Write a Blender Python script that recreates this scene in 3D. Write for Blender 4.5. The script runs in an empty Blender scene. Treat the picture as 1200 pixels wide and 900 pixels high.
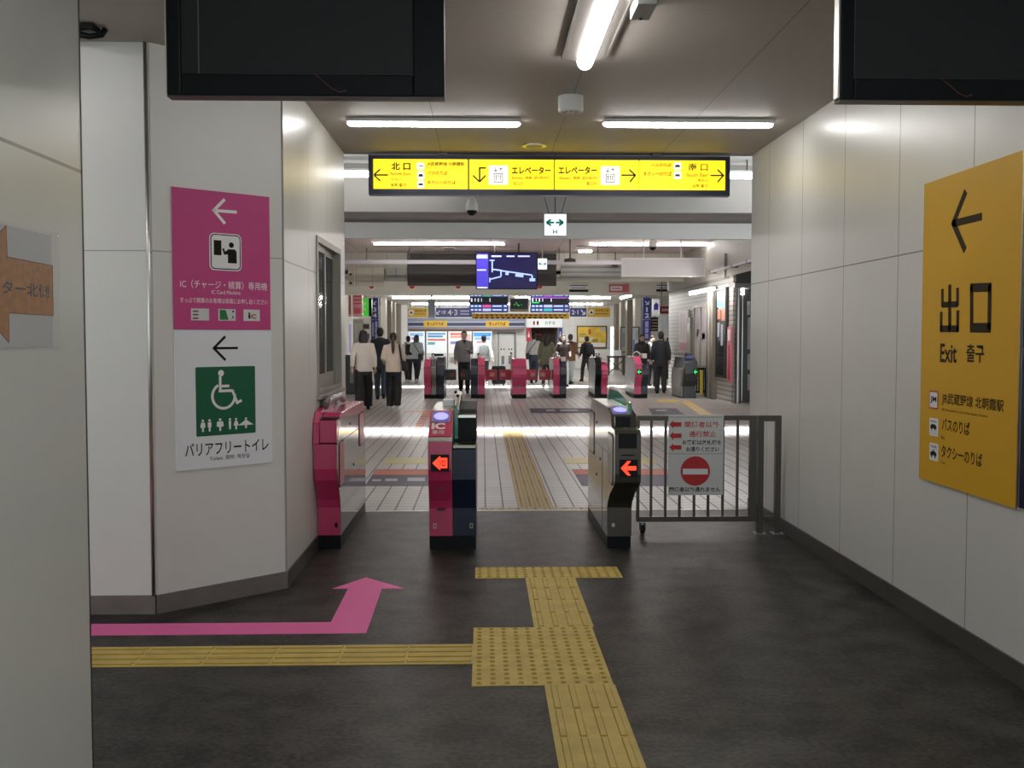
import bpy, bmesh, math, random
from mathutils import Vector, Matrix
random.seed(7)
sc = bpy.context.scene
col = sc.collection
PI = math.pi

# ------------------------------------------------------------------ camera, world, exposure
F, H = 1200.0, 1.53                       # focal length in pixels of the 1200 px frame, eye height
YAW, PIT = math.atan(34 / F), math.atan(55 / F)
cp, sp = math.cos(PIT), math.sin(PIT)
FW = Vector((math.sin(YAW) * cp, math.cos(YAW) * cp, -sp))
RT = Vector((math.cos(YAW), -math.sin(YAW), 0))
UP = RT.cross(FW)
cam = bpy.data.cameras.new('camera'); cam.sensor_width = 36; cam.lens = 36 * F / 1200
cam.clip_start = 0.05; cam.clip_end = 300
cam_o = bpy.data.objects.new('camera', cam); col.objects.link(cam_o)
cam_o.matrix_world = Matrix((RT, UP, -FW)).transposed().to_4x4()
cam_o.location = (0, 0, H)
sc.camera = cam_o
world = bpy.data.worlds.new('world'); sc.world = world; world.use_nodes = True
world.node_tree.nodes['Background'].inputs[0].default_value = (0.9, 0.97, 1.0, 1)
world.node_tree.nodes['Background'].inputs[1].default_value = 2.4
vs = sc.view_settings
sc.display_settings.display_device = 'sRGB'
vs.view_transform = 'Standard'; vs.look = 'None'; vs.gamma = 1; vs.exposure = 0.18
vs.use_curve_mapping = False
sc.cycles.use_denoising = True
sc.cycles.max_bounces = 8
sc.cycles.sample_clamp_indirect = 6

LAMP = 27.0         # fluorescent tubes of the passage
HALL_LAMP = 45.0    # tubes of the hall

def area_light(name, loc, sx, sy, power, color=(1, 1, 1), spread=PI, rot=(0, 0, 0)):
    l = bpy.data.lights.new(name, 'AREA'); l.shape = 'RECTANGLE'; l.size = sx; l.size_y = sy
    l.energy = power; l.color = color; l.spread = spread
    o = bpy.data.objects.new(name, l); col.objects.link(o); o.location = loc; o.rotation_euler = rot
    return o
# unseen area lamps added in closed ceiling slots for the bright floor bands
area_light('slot_area_light', (0.6, 16.95, 3.92), 10.6, 0.12, 330, (1, .97, .97), math.radians(9))
area_light('slot_area_light', (0.6, 16.6, 3.92), 10.6, 0.5, 200, (.97, .97, 1), math.radians(34))
area_light('slot_area_light', (0.6, 31.6, 3.7), 10.2, 0.4, 280, (1, 1, 1), math.radians(34))

# ------------------------------------------------------------------ pixel <-> place helpers (real depths)
def ray(px, py): return FW * F + RT * (px - 600) + UP * (450 - py)
O3 = Vector((0, 0, H))
def at(px, py, Y):
    d = ray(px, py); return O3 + d * (Y / d.y)
def atx(px, py, X):
    d = ray(px, py); return O3 + d * (X / d.x)
def fl(px, py, z=0.0):
    d = ray(px, py); return O3 + d * ((z - H) / d.z)

# ------------------------------------------------------------------ materials
def lin(h):
    if isinstance(h, (tuple, list)): return tuple(h)[:3]
    h = h.lstrip('#'); v = [int(h[i:i + 2], 16) / 255 for i in (0, 2, 4)]
    return tuple(c / 12.92 if c <= .04045 else ((c + .055) / 1.055) ** 2.4 for c in v)
MC = {}
def mat(name, c, rough=.5, metal=0.0, emit=0.0, spec=.5, noise=0.0, nscale=30, bump=0.0, alpha=1.0, coat=0.0):
    if name in MC: return MC[name]
    m = bpy.data.materials.new(name); m.use_nodes = True; nt = m.node_tree
    b = nt.nodes['Principled BSDF']; c = lin(c)
    b.inputs['Base Color'].default_value = (*c, 1); b.inputs['Roughness'].default_value = rough
    b.inputs['Metallic'].default_value = metal; b.inputs['Specular IOR Level'].default_value = spec
    b.inputs['Coat Weight'].default_value = coat
    if emit:
        b.inputs['Emission Color'].default_value = (*c, 1); b.inputs['Emission Strength'].default_value = emit
    if noise or bump:
        g = nt.nodes.new('ShaderNodeNewGeometry'); n = nt.nodes.new('ShaderNodeTexNoise')
        n.inputs['Scale'].default_value = nscale; n.inputs['Detail'].default_value = 6
        nt.links.new(g.outputs['Position'], n.inputs['Vector'])
        if noise:
            r = nt.nodes.new('ShaderNodeValToRGB')
            r.color_ramp.elements[0].position = .3; r.color_ramp.elements[1].position = .7
            r.color_ramp.elements[0].color = (*[x * (1 - noise) for x in c], 1)
            r.color_ramp.elements[1].color = (*[min(1, x * (1 + noise)) for x in c], 1)
            nt.links.new(n.outputs['Fac'], r.inputs['Fac']); nt.links.new(r.outputs['Color'], b.inputs['Base Color'])
        if bump:
            bp = nt.nodes.new('ShaderNodeBump'); bp.inputs['Strength'].default_value = bump; bp.inputs['Distance'].default_value = .004
            nt.links.new(n.outputs['Fac'], bp.inputs['Height']); nt.links.new(bp.outputs['Normal'], b.inputs['Normal'])
    MC[name] = m; return m

def grid_mat(name, c, lines, rough=.4, line_c=(.12, .12, .11), noise=.03, nscale=4, spec=.5, bump=0, mix2=None, nscale2=60, ramp=(.3, .7)):
    """panelled or tiled surface. lines: (axis 0/1/2, pitch or None, offset, width, strength)"""
    m = bpy.data.materials.new(name); m.use_nodes = True; nt = m.node_tree; N = nt.nodes; Lk = nt.links
    b = N['Principled BSDF']; b.inputs['Roughness'].default_value = rough; b.inputs['Specular IOR Level'].default_value = spec
    g = N.new('ShaderNodeNewGeometry'); sx = N.new('ShaderNodeSeparateXYZ'); Lk.new(g.outputs['Position'], sx.inputs[0])
    def math_(op, a, bb=None):
        n = N.new('ShaderNodeMath'); n.operation = op
        for i, v in enumerate((a, bb)):
            if v is None: continue
            if isinstance(v, (int, float)): n.inputs[i].default_value = v
            else: Lk.new(v, n.inputs[i])
        return n.outputs[0]
    tot = None
    for ax, pitch, off, w, st in lines:
        v = math_('SUBTRACT', sx.outputs[ax], off - w / 2)
        if pitch: v = math_('FLOORED_MODULO', v, pitch)
        else: v = math_('ABSOLUTE', math_('SUBTRACT', v, w / 2))
        f = math_('MULTIPLY', math_('LESS_THAN', v, w if pitch else w / 2), st)
        tot = f if tot is None else math_('MAXIMUM', tot, f)
    c = lin(c)
    n = N.new('ShaderNodeTexNoise'); n.inputs['Scale'].default_value = nscale; n.inputs['Detail'].default_value = 8
    Lk.new(g.outputs['Position'], n.inputs['Vector'])
    fac = n.outputs['Fac']
    if mix2:
        n2 = N.new('ShaderNodeTexNoise'); n2.inputs['Scale'].default_value = nscale2; n2.inputs['Detail'].default_value = 4
        Lk.new(g.outputs['Position'], n2.inputs['Vector'])
        fac = math_('ADD', math_('MULTIPLY', n.outputs['Fac'], 1 - mix2), math_('MULTIPLY', n2.outputs['Fac'], mix2))
    r = N.new('ShaderNodeValToRGB'); r.color_ramp.elements[0].position = ramp[0]; r.color_ramp.elements[1].position = ramp[1]
    r.color_ramp.elements[0].color = (*[x * (1 - noise) for x in c], 1); r.color_ramp.elements[1].color = (*[x * (1 + noise) for x in c], 1)
    Lk.new(fac, r.inputs['Fac'])
    mx = N.new('ShaderNodeMix'); mx.data_type = 'RGBA'
    Lk.new(r.outputs['Color'], mx.inputs[6]); mx.inputs[7].default_value = (*lin(line_c), 1)
    if tot is None: mx.inputs[0].default_value = 0
    else: Lk.new(tot, mx.inputs[0])
    Lk.new(mx.outputs[2], b.inputs['Base Color'])
    if bump:
        bp = N.new('ShaderNodeBump'); bp.inputs['Strength'].default_value = bump; bp.inputs['Distance'].default_value = .003
        Lk.new(fac, bp.inputs['Height']); Lk.new(bp.outputs['Normal'], b.inputs['Normal'])
    return m

PANEL = (.66, .65, .625)
M_wallR = grid_mat('white wall panel right', PANEL, [(1, .883, 8.422, .008, .85), (2, None, 1.992, .008, .85)], rough=.33, noise=.015)
M_wallL = grid_mat('white wall panel left', PANEL, [(1, .875, 7.12, .007, .7), (2, None, 1.992, .008, .7)], rough=.33, noise=.015)
M_wallA = grid_mat('white wall panel plain', PANEL, [(2, None, 2.0, .006, .6)], rough=.38, noise=.015)
M_wallN = grid_mat('grey white wall panel near', (.62, .625, .59), [(2, None, 2.1, .012, .8)], rough=.3, noise=.015)
M_ceil = grid_mat('passage ceiling board', (.36, .325, .29), [(0, .953, .595, .006, .85), (1, .9, 5.03, .004, .35)], rough=.6, line_c=(.10, .09, .08), noise=.03, nscale=1.2)
M_floor = grid_mat('dark vinyl floor', (.032, .029, .0255), [(0, 1.8, -1.22, .004, .5)], rough=.42, line_c=(.02, .02, .02), noise=.75, nscale=5, bump=.9, mix2=.5, nscale2=42, spec=.22, ramp=(.41, .59))
M_hall = grid_mat('pale square tile floor', (.46, .435, .42), [(0, .16, .02, .015, .97), (1, .16, 9.06, .013, .8)], spec=.03, rough=.33, line_c=(.09, .08, .075), noise=.12, nscale=1.6, mix2=.4, nscale2=14)
M_base = mat('dark baseboard', (.075, .068, .062), .35, noise=.1, nscale=8)
M_baseL = mat('brown baseboard', (.17, .145, .135), .4, noise=.12, nscale=9)
M_alu = mat('aluminium', (.62, .61, .58), .3, 1.0)
M_white = mat('white paint', (.72, .72, .70), .45)
M_cream = mat('cream board', (.62, .60, .53), .55, noise=.04, nscale=2)
M_pinkceil = grid_mat('hall ceiling board', (.74, .63, .59), [(0, 1.8, .2, .03, .35), (1, 1.8, 18, .03, .3)], rough=.65, noise=.04, nscale=2)
M_black = mat('black plastic', (.006, .007, .008), .35, spec=.12)
M_blackm = mat('black matte panel', (.014, .016, .017), .55, spec=.2)
M_dark = mat('dark metal', (.07, .065, .06), .4, .6)
M_steel = mat('brushed steel', (.50, .49, .46), .28, 1.0, noise=.06, nscale=3)
M_mirror = mat('polished steel', (.40, .39, .37), .09, 1.0)
M_fence = mat('bronze steel', (.075, .066, .056), .38, .25)
M_pink = mat('magenta gate panel', '#bd3363', .25, coat=.3)
M_pinkhall = mat('red pink gate panel', '#c0446a', .3)
M_pinksign = mat('pink sign', '#c04a82', .5, spec=.25)
M_pinkfloor = mat('pink floor sticker', '#e668a6', .5, spec=.3)
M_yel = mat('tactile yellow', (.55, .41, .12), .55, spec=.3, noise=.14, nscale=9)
M_yel2 = mat('tactile yellow dark', (.38, .25, .045), .6, spec=.2, noise=.15, nscale=40)  # darker brown yellow on raised dots and bar sides
M_gold = grid_mat('ochre tactile tile', (.33, .225, .07), [(0, .0795, .312, .016, .8), (1, .08, 9.12, .016, .8)], rough=.45, line_c=(.13, .08, .02), noise=.2, nscale=30)
M_navy = mat('navy panel', (.012, .018, .042), .3, spec=.3)
M_signy = mat('exit sign yellow', (.66, .37, .018), .5, spec=.25)
M_ink = mat('black ink', (.010, .009, .009), .6, spec=.15)
M_inkb = mat('brown black ink', (.024, .014, .003), .6, spec=.15)
M_wink = mat('white ink', (.80, .78, .78), .5)
M_red = mat('red ink', (.48, .012, .012), .5)
M_green = mat('green sign', (.004, .105, .048), .5)
M_paper = mat('white paper', (.74, .75, .79), .5)
M_lampb = mat('slim fluorescent tube', (1, .985, .955), .5, emit=38)
M_lamp = mat('fluorescent tube', (1, .985, .955), .5, emit=LAMP)
M_hlampd = mat('dim hall fluorescent tube', (1, .97, .94), .5, emit=9)
M_hlampb = mat('back hall fluorescent tube', (1, .98, .95), .5, emit=75)
M_hlamp = mat('hall fluorescent tube', (1, .96, .92), .5, emit=HALL_LAMP)
M_lit_yellow = mat('lit yellow acrylic', (.92, .68, .008), .45, emit=.90)
M_lit_white = mat('lit white acrylic', (.80, .86, .92), .35, emit=.95)
M_led = mat('red led', (1, .045, .015), .4, emit=1.6)
M_ledg = mat('green led', (.02, .8, .15), .4, emit=.8)
M_violet = mat('lit violet reader', (.34, .32, .85), .3, emit=1.0)
M_violetd = mat('violet reader ring', (.10, .09, .32), .3, emit=.5)

def glass(name, c=(.9, .95, .95), rough=.02):
    m = bpy.data.materials.new(name); m.use_nodes = True; b = m.node_tree.nodes['Principled BSDF']
    b.inputs['Base Color'].default_value = (*c, 1); b.inputs['Roughness'].default_value = rough
    b.inputs['Transmission Weight'].default_value = 1; b.inputs['IOR'].default_value = 1.45
    return m
def thin_glass(name, c, fac=.75):
    m = bpy.data.materials.new(name); m.use_nodes = True; nt = m.node_tree
    b = nt.nodes['Principled BSDF']; b.inputs['Base Color'].default_value = (*c, 1); b.inputs['Roughness'].default_value = .08
    t = nt.nodes.new('ShaderNodeBsdfTransparent'); t.inputs[0].default_value = (*[min(1, .4 + x) for x in c], 1)
    mx = nt.nodes.new('ShaderNodeMixShader'); mx.inputs[0].default_value = fac
    nt.links.new(b.outputs[0], mx.inputs[1]); nt.links.new(t.outputs[0], mx.inputs[2])
    nt.links.new(mx.outputs[0], nt.nodes['Material Output'].inputs[0]); return m
M_glass = thin_glass('window glass', (.25, .27, .27), .8)
M_film = thin_glass('clear plastic sleeve', (.7, .72, .72), .90)
M_acg = thin_glass('green acrylic', (.02, .30, .24), .35)
M_acy = thin_glass('yellow acrylic', (.55, .50, .10), .3)

# ------------------------------------------------------------------ mesh + object helpers
WM = {}          # world matrices of the Empties
def setp(o, label=None, cat=None, group=None, kind=None):
    if label: o['label'] = label
    if cat: o['category'] = cat
    if group: o['group'] = group
    if kind: o['kind'] = kind
    return o
def thing(name, label, cat, loc=(0, 0, 0), group=None, mw=None, rz=0.0):
    o = bpy.data.objects.new(name, None); o.empty_display_size = .1; col.objects.link(o)
    M = mw if mw is not None else Matrix.Translation(Vector(loc)) @ Matrix.Rotation(rz, 4, 'Z')
    o.location = M.to_translation(); o.rotation_euler = M.to_euler()
    WM[o] = M
    return setp(o, label, cat, group)

class MB:
    def __init__(s): s.bm = bmesh.new()
    def box(s, x0, x1, y0, y1, z0, z1, bev=0.0):
        r = bmesh.ops.create_cube(s.bm, size=1)
        bmesh.ops.scale(s.bm, vec=(abs(x1 - x0), abs(y1 - y0), abs(z1 - z0)), verts=r['verts'])
        bmesh.ops.translate(s.bm, vec=((x0 + x1) / 2, (y0 + y1) / 2, (z0 + z1) / 2), verts=r['verts'])
        if bev:
            es = list({e for v in r['verts'] for e in v.link_edges})
            bmesh.ops.bevel(s.bm, geom=es, offset=bev, segments=2, affect='EDGES', profile=.5)
        return s
    def obox(s, c, ax, ay, az, sx, sy, sz):
        r = bmesh.ops.create_cube(s.bm, size=1)
        M = Matrix((Vector(ax).normalized() * sx, Vector(ay).normalized() * sy, Vector(az).normalized() * sz)).transposed().to_4x4()
        M.translation = Vector(c)
        bmesh.ops.transform(s.bm, matrix=M, verts=r['verts']); return s
    def prism(s, pts, a, b, axis='z', bev=0):
        """polygon pts extruded from a to b. axis z: pts=(x,y); x: pts=(y,z); y: pts=(x,z)"""
        f = {'z': lambda p, t: (p[0], p[1], t), 'x': lambda p, t: (t, p[0], p[1]), 'y': lambda p, t: (p[0], t, p[1])}[axis]
        v0 = [s.bm.verts.new(f(p, a)) for p in pts]; v1 = [s.bm.verts.new(f(p, b)) for p in pts]
        n = len(pts)
        fs = [s.bm.faces.new(v0), s.bm.faces.new(v1)]
        for i in range(n): fs.append(s.bm.faces.new((v0[i], v0[(i + 1) % n], v1[(i + 1) % n], v1[i])))
        bmesh.ops.recalc_face_normals(s.bm, faces=fs)
        return s
    def rings(s, rs, cap=True, closed=False):
        vs_ = [[s.bm.verts.new(p) for p in r] for r in rs]; n = len(vs_[0]); fs = []
        m = len(vs_)
        for i in range(m if closed else m - 1):
            A, B = vs_[i], vs_[(i + 1) % m]
            for j in range(n): fs.append(s.bm.faces.new((A[j], A[(j + 1) % n], B[(j + 1) % n], B[j])))
        if cap and not closed: fs += [s.bm.faces.new(vs_[0]), s.bm.faces.new(vs_[-1])]
        bmesh.ops.recalc_face_normals(s.bm, faces=fs); return s
    def tube(s, pts, r, n=8, closed=False, flat=1.0):
        pts = [Vector(p) for p in pts]; m = len(pts)
        rr = r if isinstance(r, (list, tuple)) else [r] * m
        out = []; u = None
        for i, p in enumerate(pts):
            if closed: d = pts[(i + 1) % m] - pts[i - 1]
            else: d = pts[min(i + 1, m - 1)] - pts[max(i - 1, 0)]
            d.normalize()
            if u is None:
                u = Vector((1, 0, 0)) if abs(d.x) < .9 else Vector((0, 1, 0))
            u = (u - d * u.dot(d)).normalized(); w = d.cross(u)
            out.append([p + (u * math.cos(2 * PI * k / n) + w * math.sin(2 * PI * k / n) * flat) * rr[i] for k in range(n)])
        return s.rings(out, closed=closed)
    def loft(s, rows, n=16):
        """rows: (cx, cy, z, rx, ry)"""
        return s.rings([[(cx + rx * math.cos(2 * PI * k / n), cy + ry * math.sin(2 * PI * k / n), z) for k in range(n)] for cx, cy, z, rx, ry in rows])
    def ball(s, c, r, sc_=(1, 1, 1), u=14, v=9):
        q = bmesh.ops.create_uvsphere(s.bm, u_segments=u, v_segments=v, radius=r)
        bmesh.ops.scale(s.bm, vec=sc_, verts=q['verts']); bmesh.ops.translate(s.bm, vec=Vector(c), verts=q['verts']); return s
    def cyl(s, c, r, h, n=24, r2=None):
        q = bmesh.ops.create_cone(s.bm, cap_ends=True, segments=n, radius1=r, radius2=r if r2 is None else r2, depth=h)
        bmesh.ops.translate(s.bm, vec=Vector(c), verts=q['verts']); return s
    def disc(s, c, r, z0, z1, n=32, sy=1.0):
        return s.prism([(c[0] + r * math.cos(2 * PI * k / n), c[1] + r * sy * math.sin(2 * PI * k / n)) for k in range(n)], z0, z1)
    def stroke(s, p, q, w, z0, z1):
        p, q = Vector(p), Vector(q); d = (q - p).normalized(); t = Vector((-d.y, d.x)) * w / 2
        return s.prism([tuple(p + t), tuple(p - t), tuple(q - t), tuple(q + t)], z0, z1)
    def build(s, name, m, parent=None, local=False, smooth=False, bev=0, remesh=0, kind=None):
        me = bpy.data.meshes.new(name)
        if parent is not None and not local: s.bm.transform(WM[parent].inverted())
        bmesh.ops.recalc_face_normals(s.bm, faces=s.bm.faces)
        s.bm.to_mesh(me); s.bm.free()
        for mm in (m if isinstance(m, list) else [m]): me.materials.append(mm)
        if smooth:
            for p in me.polygons: p.use_smooth = True
        o = bpy.data.objects.new(name, me); col.objects.link(o)
        if parent is not None:
            o.parent = parent; WM[o] = WM[parent]
        if bev:
            b = o.modifiers.new('edge', 'BEVEL'); b.width = bev; b.segments = 2; b.limit_method = 'ANGLE'
        if remesh:
            r = o.modifiers.new('skin', 'REMESH'); r.mode = 'VOXEL'; r.voxel_size = remesh; r.use_smooth_shade = True
            r2 = o.modifiers.new('soft', 'SMOOTH'); r2.factor = .5; r2.iterations = 2
        if kind: o['kind'] = kind
        return o
def struct(name, mb, m, **k): return mb.build(name, m, kind='structure', **k)
def sbox(name, m, *b, **k): return struct(name, MB().box(*b), m, **k)
def dup(root, loc, label=None, group=None):
    r = root.copy(); col.objects.link(r); r.location = loc
    if label: r['label'] = label
    if group: r['group'] = group
    for ch in list(root.children):
        c = ch.copy(); col.objects.link(c); c.parent = r
        for g in ch.children:
            d = g.copy(); col.objects.link(d); d.parent = c
    return r
def text_mesh(body, bold=0.0):
    cu = bpy.data.curves.new('lettering', 'FONT'); cu.body = body; cu.size = 1; cu.resolution_u = 3; cu.offset = bold
    o = bpy.data.objects.new('lettering', cu)
    me = bpy.data.meshes.new_from_object(o); bpy.data.objects.remove(o); bpy.data.curves.remove(cu); return me

class Sign:
    """flat thing with its own frame: origin O, right r, up u. px() turns a photo pixel into a place on its face."""
    def __init__(s, name, label, cat, O, r=(1, 0, 0), u=(0, 0, 1), group=None, root=None, M=None):
        r, u = Vector(r).normalized(), Vector(u).normalized(); n = r.cross(u)
        s.M = Matrix((r, u, n)).transposed().to_4x4(); s.M.translation = Vector(O)
        s.r, s.u, s.n, s.O = r, u, n, Vector(O)
        s.root = thing(name, label, cat, mw=s.M, group=group)
        s.z = 0.0
    def px(s, x, y):
        d = ray(x, y); t = (s.O - O3).dot(s.n) / d.dot(s.n); p = O3 + d * t - s.O
        return (p.dot(s.r), p.dot(s.u))
    def board(s, x0, y0, x1, y1, m, name='board', z0=0.0, z1=.01, local=True, parent=None, bev=0):
        o = MB().box(x0, x1, y0, y1, z0, z1).build(name, m, s.root, local=True, bev=bev)
        return o
    def pboard(s, a, b, m, name='board', z0=0.0, z1=.01, bev=0):
        (x0, y0), (x1, y1) = s.px(*a), s.px(*b)
        return s.board(min(x0, x1), min(y0, y1), max(x0, x1), max(y0, y1), m, name, z0, z1, bev=bev)
    def text(s, body, x0, y0, x1, y1, m, z=.011, bold=0.0, name='lettering', keep=False):
        me = text_mesh(body, bold)
        if not len(me.vertices): return None
        xs = [v.co.x for v in me.vertices]; ys = [v.co.y for v in me.vertices]
        ax, bx, ay, by = min(xs), max(xs), min(ys), max(ys)
        kx, ky = (x1 - x0) / (bx - ax), (y1 - y0) / max(by - ay, 1e-6)
        if keep: kx = ky = min(kx, ky)
        for v in me.vertices: v.co = (x0 + (v.co.x - ax) * kx, y0 + (v.co.y - ay) * ky, z)
        me.materials.append(m); me.name = name
        o = bpy.data.objects.new(name, me); col.objects.link(o); o.parent = s.root
        return o
    def ptext(s, body, x0, yt, x1, yb, m, z=.011, bold=0.0, name='lettering'):
        """photo box: left, top, right, bottom"""
        ym = (yt + yb) / 2; xm = (x0 + x1) / 2
        X0, _ = s.px(x0, ym); X1, _ = s.px(x1, ym); _, Y1 = s.px(xm, yt); _, Y0 = s.px(xm, yb)
        return s.text(body, X0, Y0, X1, Y1, m, z, bold, name)
    def strokes(s, segs, w, m, name='arrow', z0=.010, z1=.0125, px=True):
        b = MB()
        for p, q in segs:
            if px: p, q = s.px(*p), s.px(*q)
            b.stroke(p, q, w, z0, z1)
        return b.build(name, m, s.root, local=True)
    def polys(s, ps, m, name='symbol', z0=.010, z1=.0125, px=True):
        b = MB()
        for p in ps: b.prism([s.px(*q) if px else q for q in p], z0, z1)
        return b.build(name, m, s.root, local=True)
# ================================================================== SETTING: passage
XR, XL, ZC = 2.356, -1.2, 3.12
sbox('floor', M_floor, -6, 2.6, -3, 8.97, -.1, 0)
sbox('ceiling', M_ceil, -6, 2.6, -3, 9.03, ZC, ZC + .25)
sbox('wall_right', M_wallR, XR, XR + .2, -3, 8.97, 0, ZC)
b = MB().box(XR - .012, XR, -3, 8.97, 0, .105); struct('baseboard_right', b, M_base)
# left wall with its window opening
WY0, WY1, WZ0, WZ1 = 7.43, 8.66, 1.107, 2.262
b = MB()
b.prism([(-1.2, 6.224), (-1.2, WY0), (-1.32, WY0), (-1.32, 6.30), (-1.86, 5.80), (-4.5, 5.80), (-4.5, 5.662), (-1.812, 5.662)], 0, ZC)
b.box(-1.32, -1.2, WY1, 8.97, 0, ZC)
b.box(-1.32, -1.2, WY0, WY1, 0, WZ0); b.box(-1.32, -1.2, WY0, WY1, WZ1, ZC)
struct('wall_left', b, M_wallL)
# plain panels laid on the slanted and frontal faces
A2, B2 = Vector((-1.812, 5.662, 0)), Vector((-1.2, 6.224, 0)); AR = (B2 - A2).normalized()
AN = AR.cross(Vector((0, 0, 1)))
def slab(p, q, n, t, z0, z1): 
    p, q = Vector(p), Vector(q); m = MB()
    m.prism([(p.x, p.y), (q.x, q.y), (q.x + n.x * t, q.y + n.y * t), (p.x + n.x * t, p.y + n.y * t)], z0, z1); return m
struct('wall_left_slanted', slab(A2 + AR * .008, B2 - AR * .004, AN, .006, .1, ZC), M_wallA)
struct('wall_left_front', slab((-4.5, 5.662, 0), (-1.83, 5.662, 0), Vector((0, -1, 0)), .006, .1, ZC), M_wallA)
struct('trim_1', MB().cyl((-1.822, 5.657, (ZC + .1) / 2), .011, ZC - .1, 12), M_alu, smooth=True)
struct('trim_2', MB().box(-1.206, -1.194, 6.212, 6.224, .1, ZC), mat('grey seal', (.25, .25, .24), .5))
struct('baseboard_left', slab((XL, 6.224, 0), (XL, 8.97, 0), Vector((1, 0, 0)), .010, 0, .1), M_base)
struct('baseboard_left_slanted', slab(A2, B2, AN, .014, 0, .105), M_baseL)
struct('baseboard_left_front', slab((-4.5, 5.662, 0), (-1.812, 5.662, 0), Vector((0, -1, 0)), .014, 0, .105), M_baseL)
sbox('wall_left_near', M_wallN, -3.2, -1.387, -3, 3.614, 0, ZC)
struct('trim_3', MB().box(-1.392, -1.385, 3.608, 3.616, 0, ZC), mat('dark seal', (.03, .03, .03), .5))
sbox('wall_left_far', M_wallA, -6, -5.9, 3.0, 5.8, 0, ZC)
# ticket office behind the window
M_office = mat('office wall', (.16, .16, .16), .6)
b = MB(); b.box(-2.9, -2.8, 5.9, 8.97, 0, ZC); b.box(-2.8, -1.32, 8.85, 8.97, 0, ZC); b.box(-2.8, -1.9, 5.85, 5.9, 0, ZC)
struct('wall_office', b, M_office)
M_frame = mat('window bronze', (.26, .235, .205), .38, .7)
w = MB(); ft = .045
x0, x1 = -1.26, -1.188
w.box(x0, x1, WY0, WY0 + ft, WZ0, WZ1); w.box(x0, x1, WY1 - ft, WY1, WZ0, WZ1)
w.box(x0, x1, WY0 + ft, WY1 - ft, WZ0, WZ0 + ft); w.box(x0, x1, WY0 + ft, WY1 - ft, WZ1 - ft, WZ1)
win = struct('window_1', w, M_frame)
def wchild(name, mb, m):
    o = mb.build(name, m); o.parent = win; return o
ym = (WY0 + WY1) / 2 - .10
for (a, c, xo) in ((WY0 + ft, ym + .03, -1.225), (ym - .03, WY1 - ft, -1.252)):
    s = MB(); z0, z1 = WZ0 + ft, WZ1 - ft
    s.box(xo - .012, xo + .012, a, a + .045, z0, z1); s.box(xo - .012, xo + .012, c - .045, c, z0, z1)
    s.box(xo - .012, xo + .012, a + .045, c - .045, z0, z0 + .10); s.box(xo - .012, xo + .012, a + .045, c - .045, z1 - .05, z1)
    sash = wchild('window_sash', s, M_frame)
    pane = wchild('window_pane', MB().box(xo - .003, xo + .003, a + .045, c - .045, z0 + .10, z1 - .05), M_glass); pane.parent = sash
struct('window_1_sill', MB().box(-1.30, -1.165, WY0 - .02, WY1 + .02, WZ0 - .03, WZ0), M_frame, bev=.004)
s = Sign('wall_poster', 'yellow notice hanging inside the ticket office behind the window', 'poster', (-1.80, 8.845, 1.38))
s.board(0, 0, .50, .40, mat('glowing yellow paper', (.55, .46, .10), .5, emit=.35), 'sheet')  # sheet given its own glow inside the unlit office
s.polys([[(.03 + .12 * i, .04 + .06 * j), (.13 + .12 * i, .04 + .06 * j), (.13 + .12 * i, .08 + .06 * j), (.03 + .12 * i, .08 + .06 * j)] for i in range(4) for j in range(5) if (i * 3 + j) % 4], mat('green print', (.20, .24, .05), .5), 'print', px=False)
s = Sign('monitor', 'small blue lit monitor inside the ticket office above the yellow notice', 'monitor', (-1.80, 8.845, 1.95))
s.board(0, 0, .50, .30, M_black, 'case', 0, .04)
s.board(.015, .02, .485, .28, mat('blue screen', (.10, .12, .55), .3, emit=.7), 'screen', .04, .042)
s.polys([[(.06 + .2 * i, .05 + .08 * j), (.2 + .2 * i, .05 + .08 * j), (.2 + .2 * i, .08 + .08 * j), (.06 + .2 * i, .08 + .08 * j)] for i in range(2) for j in range(3)], mat('pale blue print', (.5, .55, .9), .4, emit=.6), 'print', .042, .044, px=False)

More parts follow.
